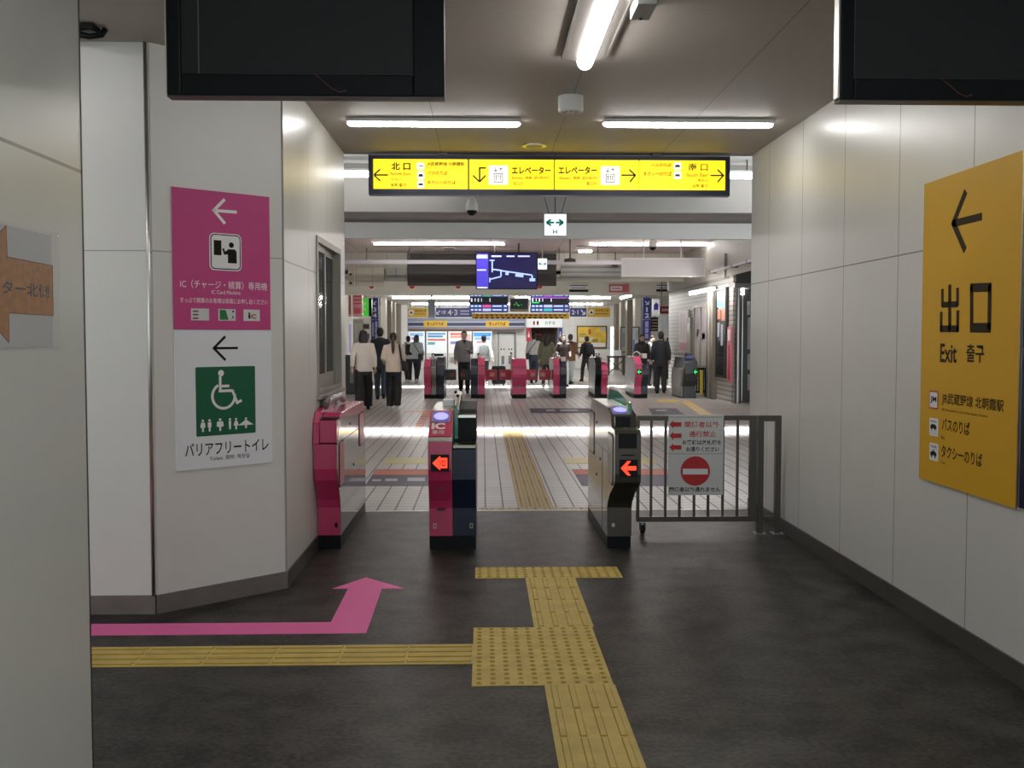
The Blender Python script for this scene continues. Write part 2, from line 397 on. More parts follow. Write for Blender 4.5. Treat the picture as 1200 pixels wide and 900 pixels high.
# ================================================================== floor markings
def sticker(name, label, cat, pts, m, h=.003):
    root = thing(name, label, cat, (pts[0][0], pts[0][1], 0))
    MB().prism(pts, 0.0, h).build('sheet', m, root)
    return root
ar = MB()
pts = [(-2.6, 5.245), (-.60, 5.247), (-.683, 5.85), (-.625, 6.185), (-.479, 6.182), (-.752, 6.48), (-.918, 6.195), (-.822, 6.19), (-.825, 5.455), (-2.6, 5.455)]
pts = [(-2.6, 5.245), (-.605, 5.247), (-.617, 6.185), (-.479, 6.185), (-.745, 6.48), (-.918, 6.195), (-.822, 6.192), (-.818, 5.458), (-2.6, 5.455)]
o = MB().prism(pts, 0, .002).build('floor_arrow', M_pinkfloor)
setp(o, 'pink bent arrow sticker on the dark floor before the left gate', 'floor arrow')
def tactile(name, label, x0, x1, y0, y1, kind, m, pitch=.06, h=.005, step=.3):
    root = thing(name, label, 'tactile paving', (x0, y0, 0), 'yellow tactile paving in the passage' if m is M_yel else 'tactile paving of the hall')
    zb = .003
    MB().box(x0, x1, y0, y1, 0, zb - .0006).build('paving_sheet', m, root)
    if kind == 'dots': nx, ny = max(1, round((x1 - x0) / pitch)), max(1, round((y1 - y0) / pitch))
    elif kind == 'barsy': nx, ny = 4, max(1, round((y1 - y0) / step))
    else: nx, ny = max(1, round((x1 - x0) / step)), 4
    dx, dy = (x1 - x0) / nx, (y1 - y0) / ny
    bm = bmesh.new(); new = bm.verts.new
    G = [[new((x0 + i * dx, y0 + j * dy, zb)) for j in range(ny + 1)] for i in range(nx + 1)]
    for i in range(nx):
        for j in range(ny):
            cx, cy = x0 + (i + .5) * dx, y0 + (j + .5) * dy
            c = [G[i][j], G[i + 1][j], G[i + 1][j + 1], G[i][j + 1]]
            if kind == 'dots':
                r0 = min(.0135, dx * .25); ring = lambda r, z: [new((cx + r * math.cos(a), cy + r * math.sin(a), z)) for a in [math.radians(-112.5 + 45 * k) for k in range(8)]]
                lo, hi = ring(r0, zb), ring(r0 * .62, zb + h)
                for k in range(4):
                    bm.faces.new((c[k], c[(k + 1) % 4], lo[2 * k + 1], lo[2 * k])); bm.faces.new((c[(k + 1) % 4], lo[(2 * k + 2) % 8], lo[2 * k + 1]))
                n_ = 8
            else:
                hx, hy = (.0145, dy / 2 - .008) if kind == 'barsy' else (dx / 2 - .006, .0165)
                lo = [new((cx + a * hx, cy + b_ * hy, zb)) for a, b_ in ((-1, -1), (1, -1), (1, 1), (-1, 1))]; hi = [new((cx + a * (hx - .004), cy + b_ * (hy - .004), zb + h)) for a, b_ in ((-1, -1), (1, -1), (1, 1), (-1, 1))]
                for k in range(4): bm.faces.new((c[k], c[(k + 1) % 4], lo[(k + 1) % 4], lo[k]))
                n_ = 4
            for k in range(n_):
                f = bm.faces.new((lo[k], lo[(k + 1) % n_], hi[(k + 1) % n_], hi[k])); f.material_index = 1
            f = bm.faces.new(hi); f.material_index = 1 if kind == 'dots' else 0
    b = MB(); b.bm.free(); b.bm = bm
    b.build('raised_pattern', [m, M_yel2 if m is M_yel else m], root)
    return root
tactile('tactile_paving', 'yellow dotted tactile crossbar nearest the gates', -.052, .888, 6.432, 6.738, 'dots', M_yel)
tactile('tactile_paving', 'yellow barred tactile strip between crossbar and dotted square', .267, .583, 5.325, 6.432, 'barsy', M_yel)
tactile('tactile_paving', 'large yellow dotted tactile square where the strips meet', -.051, .573, 4.428, 5.325, 'dots', M_yel)
tactile('tactile_paving', 'yellow barred tactile strip running to the viewer from the dotted square', .268, .578, 2.05, 4.428, 'barsy', M_yel)
tactile('tactile_paving', 'long yellow barred tactile strip leading left below the pink arrow', -2.9, -.051, 4.735, 5.04, 'barsx', M_yel, step=.3)

# ================================================================== ceiling things of the passage
def batten(name, label, p0, p1, w=.15, group=None):
    """ceiling batten from p0 to p1 under the ceiling: housing, reflector, tube"""
    p0, p1 = Vector(p0), Vector(p1); d = (p1 - p0).normalized(); n = Vector((-d.y, d.x, 0)); c = (p0 + p1) / 2; L = (p1 - p0).length
    root = thing(name, label, 'ceiling light', c, group)
    b = MB(); b.obox(c - Vector((0, 0, .0125)), d, n, (0, 0, 1), L, w, .025); b.build('housing', M_white, root, bev=.004)
    t = MB(); zc = c.z - .042; r = .027; rs = []
    for k, f in enumerate((0, .012, .04, L - .04, L - .012, L)):
        q = (.35, .8, 1, 1, .8, .35)[k]; cc = p0 + d * f
        rs.append([(cc.x + n.x * r * q * math.cos(a), cc.y + n.y * r * q * math.cos(a), zc + .022 - (.03 * q) * max(0, math.sin(a)) + (.0 if math.sin(a) > 0 else .002)) for a in [2 * PI * j / 14 for j in range(14)]])
    t.rings(rs).build('diffuser', M_lampb, root, smooth=True)
    return root
batten('ceiling_light', 'slim fluorescent batten across the ceiling at left, above the yellow overhead sign', (-.99, 7.60, ZC), (.275, 7.60, ZC), .15)
batten('ceiling_light', 'slim fluorescent batten across the ceiling at right, above the yellow overhead sign', (.885, 7.58, ZC), (2.14, 7.58, ZC), .15)
# recessed trough light running along the passage
def trough(label, x, ya, yb, name='ceiling_light'):
    root = thing(name, label, 'ceiling light', (x, (ya + yb) / 2, ZC))
    h = MB()
    for sx in (-1, 1):
        h.prism([(x + sx * .045, ZC - .03), (x + sx * .125, ZC - .012), (x + sx * .125, ZC), (x + sx * .045, ZC)], ya, yb, 'y')
    h.box(x - .046, x + .046, ya, yb, ZC - .028, ZC)
    h.build('reflector', mat('lamp reflector', (.42, .40, .39), .38, .9), root)
    e = MB()
    for sx in (-1, 1): e.box(x + sx * .125 - .006, x + sx * .125 + .006, ya, yb, ZC - .02, ZC)
    e.build('edge_rail', M_fence, root)
    t = MB(); rs = []
    for f, q in ((0, .3), (.012, .75), (.04, 1), (yb - ya - .04, 1), (yb - ya - .012, .75), (yb - ya, .3)):
        rs.append([(x + .044 * q * math.cos(a), ya + f, ZC - .045 - .045 * q * math.sin(a)) for a in [2 * PI * j / 18 for j in range(18)]])
    t.rings(rs).build('diffuser', M_lamp, root, smooth=True)
    return root
trough('long trough light running along the ceiling toward the yellow overhead sign', .575, 4.60, 5.86)
batten('ceiling_light', 'unseen fluorescent batten added in the side passage behind the near left wall', (-3.4, 4.45, ZC), (-2.2, 4.45, ZC), .15)  # out of view, added to brighten the front-facing left wall
trough('unseen trough light added on the passage ceiling behind the viewer', .575, -1.5, -.2)  # out of view, added to brighten the near left wall
trough('unseen trough light added on the passage ceiling above the viewer', .575, .55, 1.85)  # out of view, added to light the lower walls near the camera
r = thing('sensor_box', 'grey box fixed to the ceiling beside the trough light', 'sensor', (.75, 4.83, ZC))
MB().box(.705, .80, 4.72, 4.96, ZC - .075, ZC, .006).build('case', mat('grey enamel', (.17, .175, .16), .45), r)
MB().cyl((.752, 4.93, ZC - .078), .008, .008, 12).build('screw', M_black, r)
r = thing('smoke_detector', 'round white drum detector under the ceiling beyond the trough light', 'detector', (.583, 6.84, ZC))
MB().loft([(.583, 6.84, ZC, .083, .083), (.583, 6.84, ZC - .09, .083, .083), (.583, 6.84, ZC - .105, .078, .078)], 32).build('drum', M_white, r, smooth=False, bev=.003)
b = MB()
for k in range(8): b.disc((.583 + .045 * math.cos(k * PI / 4), 6.84 + .045 * math.sin(k * PI / 4)), .007, ZC - .107, ZC - .104, 8)
b.build('vent_holes', M_dark, r)
r = thing('ceiling_vent', 'round flush ceiling disc just before the yellow overhead sign', 'ceiling vent', (.427, 8.56, ZC))
MB().cyl((.427, 8.56, ZC - .006), .10, .012, 32).build('rim', M_alu, r)
MB().cyl((.427, 8.56, ZC - .013), .07, .006, 32).build('disc', mat('vent grey', (.25, .24, .22), .5), r)
p = fl(100, 30, ZC)
r = thing('ceiling_bracket', 'black bracket on the ceiling beside the near left wall', 'bracket', (p.x, p.y, ZC))
MB().box(p.x - .35, p.x + .06, p.y - .06, p.y + .06, ZC - .03, ZC, .008).build('plate', M_black, r)
MB().tube([(p.x - .12, p.y, ZC - .03), (p.x + .02, p.y, ZC - .055), (p.x + .075, p.y + .02, ZC - .04), (p.x + .09, p.y + .03, ZC - .008)], .016).build('cable', M_black, r, smooth=True)

# ------------------------------------------------------------------ hanging displays, switched off
def display(x0, label, cable_dx):
    Y, W, Hh, z0 = 3.9, 1.036, .62, 2.432
    root = thing('hanging_display', label, 'display', (x0 + W / 2, Y, ZC))
    x1 = x0 + W; z1 = z0 + Hh
    L, R, B, T = .054, .118, .082, .07
    f = MB()
    f.box(x0, x0 + L, Y, Y + .07, z0, z1); f.box(x1 - R, x1, Y, Y + .07, z0, z1)
    f.box(x0 + L, x1 - R, Y, Y + .07, z0, z0 + B); f.box(x0 + L, x1 - R, Y, Y + .07, z1 - T, z1)
    f.build('casing', M_black, root, bev=.006)
    if cable_dx > .5: L, R = R, L
    MB().box(x0 + .05, x1 - .05, Y + .012, Y + .06, z0 + .06, z1 - .05).build('screen', M_blackm, root)
    b = MB()
    for q in (.12, .38, .72, .9): b.cyl((x0 + W * q, Y + .0115, z0 + B + .018), .003, .003, 8)
    b.build('screw', M_black, root)
    e = MB(); e.box(x0 + L, x1 - R, Y + .008, Y + .012, z0 + B - .002, z0 + B + .001); e.box(x0 + L - .001, x0 + L + .002, Y + .008, Y + .012, z0 + B, z1 - T); e.box(x1 - R - .002, x1 - R + .001, Y + .008, Y + .012, z0 + B, z1 - T)
    e.build('screen_edge', mat('grey edge', (.10, .10, .10), .4), root)
    cx = x0 + cable_dx
    MB().tube([(cx, Y - .002, z0 + B), (cx + .035, Y - .006, z0 + .052), (cx + .065, Y - .008, z0 + .026), (cx + .095, Y - .008, z0 + .012), (cx + .12, Y - .006, z0 + .02)], .0018, 6).build('cable', mat('brown cable', (.10, .04, .02), .5), root)
    MB().box(x0, x1, Y + .002, Y + .068, z0 - .004, z0).build('base_trim', mat('brown black trim', (.045, .03, .028), .4), root)
    g = MB()
    for q in (.3, .7): g.box(x0 + W * q - .025, x0 + W * q + .025, Y + .075, Y + .115, z0 + .3, ZC)
    g.build('ceiling_bracket', M_dark, root)
    MB().box(x0 - .006, x0, Y + .01, Y + .06, z0 + .01, z1).build('side_strip', M_alu, root)
    return root
display(-1.179, 'black switched-off hanging display on the left, cable dangling below its screen', .55)
display(1.358, 'black switched-off hanging display on the right, above the yellow exit sign', .385)

# ------------------------------------------------------------------ wall signs
s = Sign('wall_sign', 'pink IC card machine sign on the slanted wall', 'sign', A2 + AR * .123 + AN * .008 + Vector((0, 0, 1.573)), AR)
W_, H_ = .606, .785
s.board(0, 0, W_, H_, M_pinksign)
def uv(u, v): return (u * W_, H_ * (1 - v))
s.strokes([(uv(.405, .14), uv(.645, .137)), (uv(.398, .147), uv(.52, .052)), (uv(.398, .13), uv(.52, .228))], .017, M_wink, px=False)
def rrect(x0, y0, x1, y1, r, n=5):
    out = []
    for cx, cy, a in ((x1 - r, y1 - r, 0), (x0 + r, y1 - r, 90), (x0 + r, y0 + r, 180), (x1 - r, y0 + r, 270)):
        for k in range(n + 1):
            t = math.radians(a + 90 * k / n); out.append((cx + r * math.cos(t), cy + r * math.sin(t)))
    return out
def circ(cx, cy, r, n=20, ry=None): return [(cx + r * math.cos(2 * PI * k / n), cy + (ry or r) * math.sin(2 * PI * k / n)) for k in range(n)]
a, c = uv(.358, .57), uv(.69, .30)
s.polys([rrect(*a, *c, .03)], M_wink, 'icon_border', .010, .0115, px=False)
s.polys([rrect(a[0] + .006, a[1] + .006, c[0] - .006, c[1] - .006, .025)], M_ink, 'icon_outline', .010, .012, px=False)
s.polys([rrect(a[0] + .012, a[1] + .012, c[0] - .012, c[1] - .012, .02)], M_wink, 'icon_field', .010, .0125, px=False)
cx, cy = uv(.525, .435)
s.polys([[(cx - .075, cy - .02), (cx - .028, cy - .02), (cx - .028, cy + .065), (cx - .075, cy + .065)], circ(cx + .035, cy + .042, .016),
         [(cx + .012, cy - .062), (cx + .068, cy - .062), (cx + .068, cy + .005), (cx + .058, cy + .018), (cx + .016, cy + .018), (cx - .005, cy + .002), (cx - .012, cy + .022), (cx - .022, cy + .02), (cx - .012, cy - .016), (cx + .012, cy - .012)]], M_ink, 'icon_figure', .0125, .0135, px=False)
s.text('IC（チャージ・精算）専用機', *uv(.062, .705), *uv(.965, .645), M_wink, bold=.0)
s.text('IC Card Machine', *uv(.375, .742), *uv(.675, .715), M_wink)
s.text('きっぷで精算のお客様は係員にお申し出ください', *uv(.062, .81), *uv(.968, .772), M_wink)
for i, (u0, u1) in enumerate(((.165, .345), (.44, .62), (.705, .88))):
    p0, p1 = uv(u0, .935), uv(u1, .85)
    s.polys([[p0, (p1[0], p0[1]), p1, (p0[0], p1[1])]], mat('card silver', (.60, .60, .60), .4), 'card_picture', .010, .0115, px=False)
    w_, h_ = p1[0] - p0[0], p1[1] - p0[1]
    if i == 0: s.polys([[(p0[0] + .01, p0[1] + h_ * q), (p0[0] + w_ * .4, p0[1] + h_ * q), (p0[0] + w_ * .4, p0[1] + h_ * (q + .12)), (p0[0] + .01, p0[1] + h_ * (q + .12))] for q in (.12, .42, .7)], mat('dark red print', (.18, .02, .04), .5), 'card_print', .0115, .0125, px=False)
    if i == 1:
        s.polys([[(p0[0] + w_ * .08, p0[1] + h_ * .08), (p0[0] + w_ * .58, p0[1] + h_ * .08), (p0[0] + w_ * .42, p0[1] + h_ * .92), (p0[0] + w_ * .08, p0[1] + h_ * .92)]], mat('green card', (.01, .16, .04), .5), 'card_print', .0115, .0125, px=False)
        s.polys([circ(p0[0] + w_ * .85, p0[1] + h_ * .8, .006, 10), [(p0[0] + w_ * .76, p0[1] + h_ * .1), (p0[0] + w_ * .84, p0[1] + h_ * .5), (p0[0] + w_ * .92, p0[1] + h_ * .1), (p0[0] + w_ * .84, p0[1] + h_ * .3)]], M_ink, 'card_print', .0115, .0125, px=False)
    if i == 2:
        s.text('i', p0[0] + w_ * .28, p0[1] + h_ * .2, p0[0] + w_ * .42, p0[1] + h_ * .75, M_ink, .012, .03, 'card_print')
        s.text('C', p0[0] + w_ * .45, p0[1] + h_ * .2, p0[0] + w_ * .78, p0[1] + h_ * .6, M_red, .012, .05, 'card_print')

s = Sign('wall_sign', 'white sign with green wheelchair square below the pink sign', 'sign', A2 + AR * .123 + AN * .008 + Vector((0, 0, .782)), AR)
W_, H_ = .61, .787
s.board(0, 0, W_, H_, M_paper)
s.strokes([(uv(.385, .13), uv(.635, .13)), (uv(.378, .136), uv(.505, .045)), (uv(.378, .124), uv(.505, .218))], .014, M_ink, px=False)
g0, g1 = uv(.2, .765), uv(.815, .265)
s.polys([rrect(*g0, *g1, .008)], M_green, 'green_square', .010, .012, px=False)
def gp(u, v): return (g0[0] + (g1[0] - g0[0]) * u, g1[1] - (g1[1] - g0[1]) * v)   # u,v from the square's top left
wb = MB()
for q in ((gp(.40, .14), gp(.40, .355)), (gp(.375, .355), gp(.60, .355)), (gp(.40, .285), gp(.55, .285)), (gp(.60, .345), gp(.685, .545)), (gp(.665, .545), gp(.76, .505))):
    wb.stroke(*q, .015, .012, .0135)
cxy = gp(.455, .43); R0 = .071
arc = [math.radians(118 + k * 13) for k in range(20)]
for k in range(len(arc) - 1):
    wb.stroke((cxy[0] + R0 * math.cos(arc[k]), cxy[1] + R0 * math.sin(arc[k])), (cxy[0] + R0 * math.cos(arc[k + 1] + .03), cxy[1] + R0 * math.sin(arc[k + 1] + .03)), .015, .012, .0135)
wb.prism(circ(*gp(.415, .095), .018), .012, .0135)
wb.build('wheelchair_symbol', M_wink, s.root, local=True)
def figure(u, v, h, skirt=0, wide=.022, arms=False):
    fb = MB()
    x, y = gp(u, v); fb.prism(circ(x, y + h * .43, h * .11, 12), .012, .0135)
    fb.prism([(x - wide / 2, y + h * .28), (x + wide / 2, y + h * .28), (x + wide / 2 + skirt, y - h * .12), (x + .006, y - h * .16), (x + .005, y - h * .5), (x - .005, y - h * .5), (x - .006, y - h * .16), (x - wide / 2 - skirt, y - h * .12)], .012, .0135)
    if arms: fb.prism([(x - .05, y - .012), (x - .012, y + .012), (x + .012, y + .012), (x + .05, y - .012)], .012, .0137)
    fb.build('figure', M_wink, s.root, local=True)
figure(.105, .85, .068, .005); figure(.215, .85, .068, 0); figure(.39, .85, .07, .004, .036); figure(.555, .845, .062, 0, .014); figure(.66, .85, .064, .008, .016); figure(.83, .845, .06, .001, .020, True)
s.text('バリアフリートイレ', *uv(.085, .905), *uv(.955, .81), M_ink, bold=.012)
s.text('Toilets  厕所  화장실', *uv(.33, .948), *uv(.745, .915), M_ink, bold=.006)

# yellow exit sign and its navy neighbour on the right wall
s = Sign('exit_sign', 'large yellow exit board on the right wall', 'sign', (XR - .002, 5.412, .775), (0, -1, 0))
s.board(0, 0, 1.0, 1.565, M_signy, z1=.012)
s.board(1.0, 0, 1.012, 1.565, M_alu, 'edge_strip', 0, .013)
def c2(x, y): return s.px(1070 + x / 3.915, 170 + y / 3.915)
def c3(x, y): return s.px(1070 + x / 3.915, 390 + y / 3.915)
s.strokes([(c2(195, 360), c2(328, 328)), (c2(193, 368), c2(254, 212)), (c2(193, 350), c2(251, 484))], .036, M_inkb, px=False, z0=.012, z1=.014)
kb = MB()
for p_, q_, w_ in (((180, 640), (180, 850), .030), ((146, 660), (146, 742), .024), ((216, 655), (216, 738), .026), ((146, 733), (216, 730), .030), ((141, 765), (140, 852), .026), ((217, 758), (216, 852), .026), ((136, 843), (221, 843), .034)):
    kb.stroke(c2(*p_), c2(*q_), w_, .012, .014)
kb.build('lettering', M_inkb, s.root, local=True); kb = MB()
for p_, q_, w_ in (((281, 645), (281, 848), .030), ((365, 638), (362, 846), .032), ((275, 655), (371, 652), .042), ((275, 838), (369, 838), .046)):
    kb.stroke(c2(*p_), c2(*q_), w_, .012, .014)
kb.build('lettering', M_inkb, s.root, local=True)
def st(body, x0, yt, x1, yb, bold=0.0, m=M_inkb):
    a_, b_ = c3(x0, yb), c3(x1, yt); return s.text(body, a_[0], a_[1], b_[0], b_[1], m, .013, bold)
st('Exit', 135, 50, 213, 135, .02); st('출구', 256, 52, 340, 134, .02)
def t2(body, x0, x1, yl, yr, h, bold): # baseline drops to the right only through perspective
    a_ = c3(x0, yl + h / 2); b_ = c3(x0, yl - h / 2); e_ = c3(x1, (yl + yr) / 2)
    s.text(body, a_[0], a_[1], e_[0], b_[1], M_inkb, .013, bold)
t2('JR武蔵野線 北朝霞駅', 143, 430, 302, 332, 58, .012)
t2('JR Musashino Line Kita-asaka Station', 143, 356, 352, 384, 14, 0)
t2('バスのりば', 143, 272, 418, 440, 58, .014); t2('Bus', 140, 158, 478, 480, 14, 0)
t2('タクシーのりば', 140, 330, 540, 580, 58, .014); t2('Taxi', 140, 158, 592, 596, 14, 0)
for i, (ya, yb) in enumerate(((264, 352), (388, 478), (502, 592))):
    (xa, y1_), (xb, y0_) = c3(87, ya), c3(125, yb)
    s.polys([rrect(xa, y0_, xb, y1_, .01)], M_wink if i else M_red, 'icon_plate', .012, .0135, px=False)
    s.polys([rrect(xa + .007, y0_ + .007, xb - .007, y1_ - .007, .006)], M_paper, 'icon_field', .012, .0142, px=False)
    mx, my, w_, h_ = (xa + xb) / 2, (y0_ + y1_) / 2, xb - xa, y1_ - y0_
    if i == 0: s.text('JM', xa + w_ * .15, my - h_ * .2, xb - w_ * .15, my + h_ * .2, M_ink, .0146, .03, 'icon_figure')
    else:
        car = [(mx - w_ * .36, my - h_ * .08), (mx - w_ * .34, my + h_ * .06), (mx - w_ * .2, my + h_ * .16), (mx + w_ * .2, my + h_ * .16), (mx + w_ * .34, my + h_ * .06), (mx + w_ * .36, my - h_ * .08)]
        if i == 1: s.polys([car, circ(mx - w_ * .2, my - h_ * .09, .007, 10), circ(mx + w_ * .2, my - h_ * .09, .007, 10), [(mx - w_ * .36, my + h_ * .3), (mx + w_ * .36, my + h_ * .3), (mx + w_ * .36, my + h_ * .34), (mx - w_ * .36, my + h_ * .34)]], M_ink, 'icon_figure', .0142, .0148, px=False)
        else:
            s.polys([[(x_, y_ - h_ * .12) for x_, y_ in car], circ(mx - w_ * .2, my - h_ * .24, .008, 10), circ(mx + w_ * .2, my - h_ * .24, .008, 10), [(mx - w_ * .1, my + h_ * .06), (mx + w_ * .1, my + h_ * .06), (mx + w_ * .06, my + h_ * .14), (mx - w_ * .06, my + h_ * .14)]], M_ink, 'icon_figure', .0142, .0148, px=False)
            s.text('TAXI', xa + w_ * .14, my + h_ * .24, xb - w_ * .14, my + h_ * .38, M_ink, .0148, .02, 'icon_figure')
s = Sign('wall_sign', 'navy board beside the yellow exit board', 'sign', (XR - .002, 4.392, .785), (0, -1, 0))
s.board(0, 0, .9, 1.55, M_navy, z1=.012)
s.board(0, 0, .006, 1.55, M_alu, 'edge_strip', .0, .013)

# paper notice in a plastic sleeve, near left wall
s = Sign('paper_notice', 'orange arrow notice in a wrinkled clear plastic sleeve on the near left wall', 'notice', (-1.385, 2.72, 1.5), (0, 1, 0))
s.board(0, .0, .62, .355, mat('grey white paper', (.50, .51, .52), .5), 'sheet', 0, .002)
M_or = mat('orange print', (.40, .155, .02), .45, noise=.25, nscale=40); M_dr = mat('dark red edge', (.16, .02, .01), .5)
def arrow_pts(g):
    return [s.px(60 + g, 312 - g), s.px(7 + g, 302 - g * 1.5), s.px(5.5 + g, 266 - 3 * g), (.02, .18), s.px(9 + g, 400 + 3 * g), s.px(9 + g, 366 + g * 1.5), s.px(61 + g, 369.5 + g)]
s.polys([arrow_pts(.9)], M_dr, 'arrow_outline', .002, .0026, px=False)
s.polys([arrow_pts(0)], M_or, 'arrow', .002, .003, px=False)
s.ptext('ター北側', 1, 331, 56, 347, mat('blue black ink', (.02, .025, .05), .5), .0032, .02)
fm = MB(); n = 24; grid = []
for i in range(n + 1):
    rowv = []
    for j in range(n + 1):
        x, y = -.01 + .665 * i / n, -.01 + .375 * j / n
        z = .008 + .0035 * math.sin(i * 1.9 + j * .8) * math.sin(j * 1.3) + .002 * random.random()
        if i > n - 3: z += .006 * (j / n)
        rowv.append(fm.bm.verts.new((x, y, z)))
    grid.append(rowv)
for i in range(n):
    for j in range(n): fm.bm.faces.new((grid[i][j], grid[i + 1][j], grid[i + 1][j + 1], grid[i][j + 1]))
fm.build('plastic_sleeve', M_film, s.root, local=True, smooth=True)

# ------------------------------------------------------------------ overhead lit sign
YS = 8.9
s = Sign('overhead_sign', 'long lit yellow overhead exit sign under the ceiling edge', 'sign', (-.972, YS, 2.772))
SW, SH = 3.106, .313
fr = MB(); t = .03
fr.box(-t * .3, SW + t * .3, -t * .6, t, -.10, .004); fr.box(-t * .3, SW + t * .3, SH - t * .9, SH + t * .3, -.10, .004)
fr.box(-t * .3, t * .9, t, SH - t * .9, -.10, .004); fr.box(SW - t * .9, SW + t * .3, t, SH - t * .9, -.10, .004)
fr.build('frame', M_navy, s.root, local=True)
fr = MB()
for q in (.2, .8): fr.box(SW * q - .04, SW * q + .04, SH, SH + .045, -.08, -.03)
fr.build('ceiling_bracket', M_dark, s.root, local=True)
xs = [.027, s.px(549, 205)[0], s.px(650, 205)[0], s.px(749, 205)[0], SW - .027]
s.board(.01, .01, SW - .01, SH - .01, M_black, 'back_plate', -.09, -.062)
for i in range(4): s.board(xs[i] + .006, t, xs[i + 1] - .006, SH - t * .9, M_lit_yellow, 'lit_panel', -.06, 0)
def q5(x, y): return (425 + x / 5.333, 170 + y / 5.333)
def q6(x, y): return (640 + x / 5.217, 170 + y / 5.217)
def sgn(q, body, x0, yt, x1, yb, bold=0.0, m=M_inkb):
    (a_, b_), (c_, d_) = q(x0, yt), q(x1, yb); s.ptext(body, a_, b_, c_, d_, m, .0015, bold)
def seg(q, l, w, m=M_inkb, name='arrow'): s.strokes([(q(*p), q(*r_)) for p, r_ in l], w, m, name, 0.0, .002)
seg(q5, [((72, 187), (158, 187)), ((72, 185), (110, 150)), ((72, 189), (110, 223))], .012)
sgn(q5, '北 口', 178, 108, 298, 157, .03); sgn(q5, 'North Exit', 175, 170, 300, 190); sgn(q5, '北出口', 175, 205, 240, 222); sgn(q5, '북쪽 출구', 175, 240, 272, 262, .01)
M_pale = mat('lit white icon', (.85, .85, .80), .4, emit=.85)
def plate(q, x0, y0, x1, y1):
    (a_, b_), (c_, d_) = s.px(*q(x0, y1)), s.px(*q(x1, y0))
    s.polys([rrect(a_, b_, c_, d_, .012)], M_pale, 'icon_plate', 0, .002, px=False); return a_, b_, c_, d_
def carfig(bx, k=0):
    a_, b_, c_, d_ = bx; mx, my, w_, h_ = (a_ + c_) / 2, (b_ + d_) / 2, c_ - a_, d_ - b_
    s.polys([[(mx - w_ * .34, my - h_ * .15), (mx - w_ * .34, my + h_ * .02), (mx - w_ * .2, my + h_ * (.2 - k * .05)), (mx + w_ * .2, my + h_ * (.2 - k * .05)), (mx + w_ * .34, my + h_ * .02), (mx + w_ * .34, my - h_ * .15)]], mat('blue black icon', (.03, .03, .08), .5), 'icon_figure', .002, .003, px=False)
bx = plate(q5, 338, 110, 384, 155); s.text('JM', bx[0] + .01, bx[1] + .02, bx[2] - .01, bx[3] - .02, mat('blue black icon', (.03, .03, .08)), .003, .02, 'icon_figure')
carfig(plate(q5, 342, 165, 384, 215)); carfig(plate(q5, 342, 222, 384, 270), 1)
sgn(q5, 'JR武蔵野線 北朝霞駅', 400, 106, 638, 133, .015); sgn(q5, 'JR Musashino Line Kita-asaka Sta.', 400, 139, 600, 148)
sgn(q5, 'バスのりば', 402, 163, 530, 188, .015); sgn(q5, 'Bus', 402, 196, 420, 206)
sgn(q5, 'タクシーのりば', 402, 222, 582, 246, .015); sgn(q5, 'Taxi', 402, 252, 422, 262)
seg(q5, [((770, 143), (728, 143)), ((731, 139), (731, 228)), ((731, 230), (690, 190)), ((731, 230), (768, 190))], .012)
def lift(q, x0, y0, x1, y1):
    a_, b_, c_, d_ = plate(q, x0, y0, x1, y1); w_, h_ = c_ - a_, d_ - b_; m = mat('blue black icon', (.03, .03, .08)); wd = w_ * .035
    P = lambda u, v: (a_ + w_ * u, d_ - h_ * v)
    s.strokes([(P(.26, .42), P(.74, .42)), (P(.26, .86), P(.74, .86)), (P(.28, .42), P(.28, .86)), (P(.72, .42), P(.72, .86)),
               (P(.36, .10), P(.36, .32)), (P(.36, .32), P(.28, .23)), (P(.36, .32), P(.44, .23)), (P(.63, .34), P(.63, .12)), (P(.63, .12), P(.55, .2)), (P(.63, .12), P(.71, .2))] +
              [(P(.38 + .12 * k, .54), P(.38 + .12 * k, .76)) for k in range(3)], wd, m, 'icon_figure', .002, .003, px=False)
    s.polys([circ(*P(.38 + .12 * k, .53), w_ * .035, 10) for k in range(3)], m, 'icon_figure', .002, .0031, px=False)
lift(q5, 788, 128, 908, 248)
sgn(q5, 'エレベーター', 932, 134, 1175, 182, .03); sgn(q5, 'Elevator  电梯  엘리베이터', 932, 194, 1165, 214); sgn(q5, '（北口方）', 930, 230, 1015, 252)
sgn(q6, 'エレベーター', 75, 130, 310, 178, .03); sgn(q6, 'Elevator  电梯  엘리베이터', 82, 190, 315, 212); sgn(q6, '（南口方）', 238, 224, 318, 248)
lift(q6, 334, 130, 450, 244)
seg(q6, [((460, 184), (545, 184)), ((547, 186), (508, 150)), ((547, 182), (512, 225))], .012)
sgn(q6, 'バスのりば', 640, 110, 765, 134, .015); sgn(q6, 'タクシーのりば', 592, 162, 768, 190, .015)
carfig(plate(q6, 780, 106, 826, 152)); carfig(plate(q6, 780, 162, 826, 208), 1)
sgn(q6, '南 口', 870, 112, 988, 158, .010); sgn(q6, 'South Exit', 858, 172, 988, 194); sgn(q6, '南出口', 925, 206, 990, 224); sgn(q6, '남쪽 출구', 895, 240, 988, 260, .01)
seg(q6, [((1004, 186), (1085, 186)), ((1086, 188), (1048, 150)), ((1086, 184), (1048, 226))], .012)

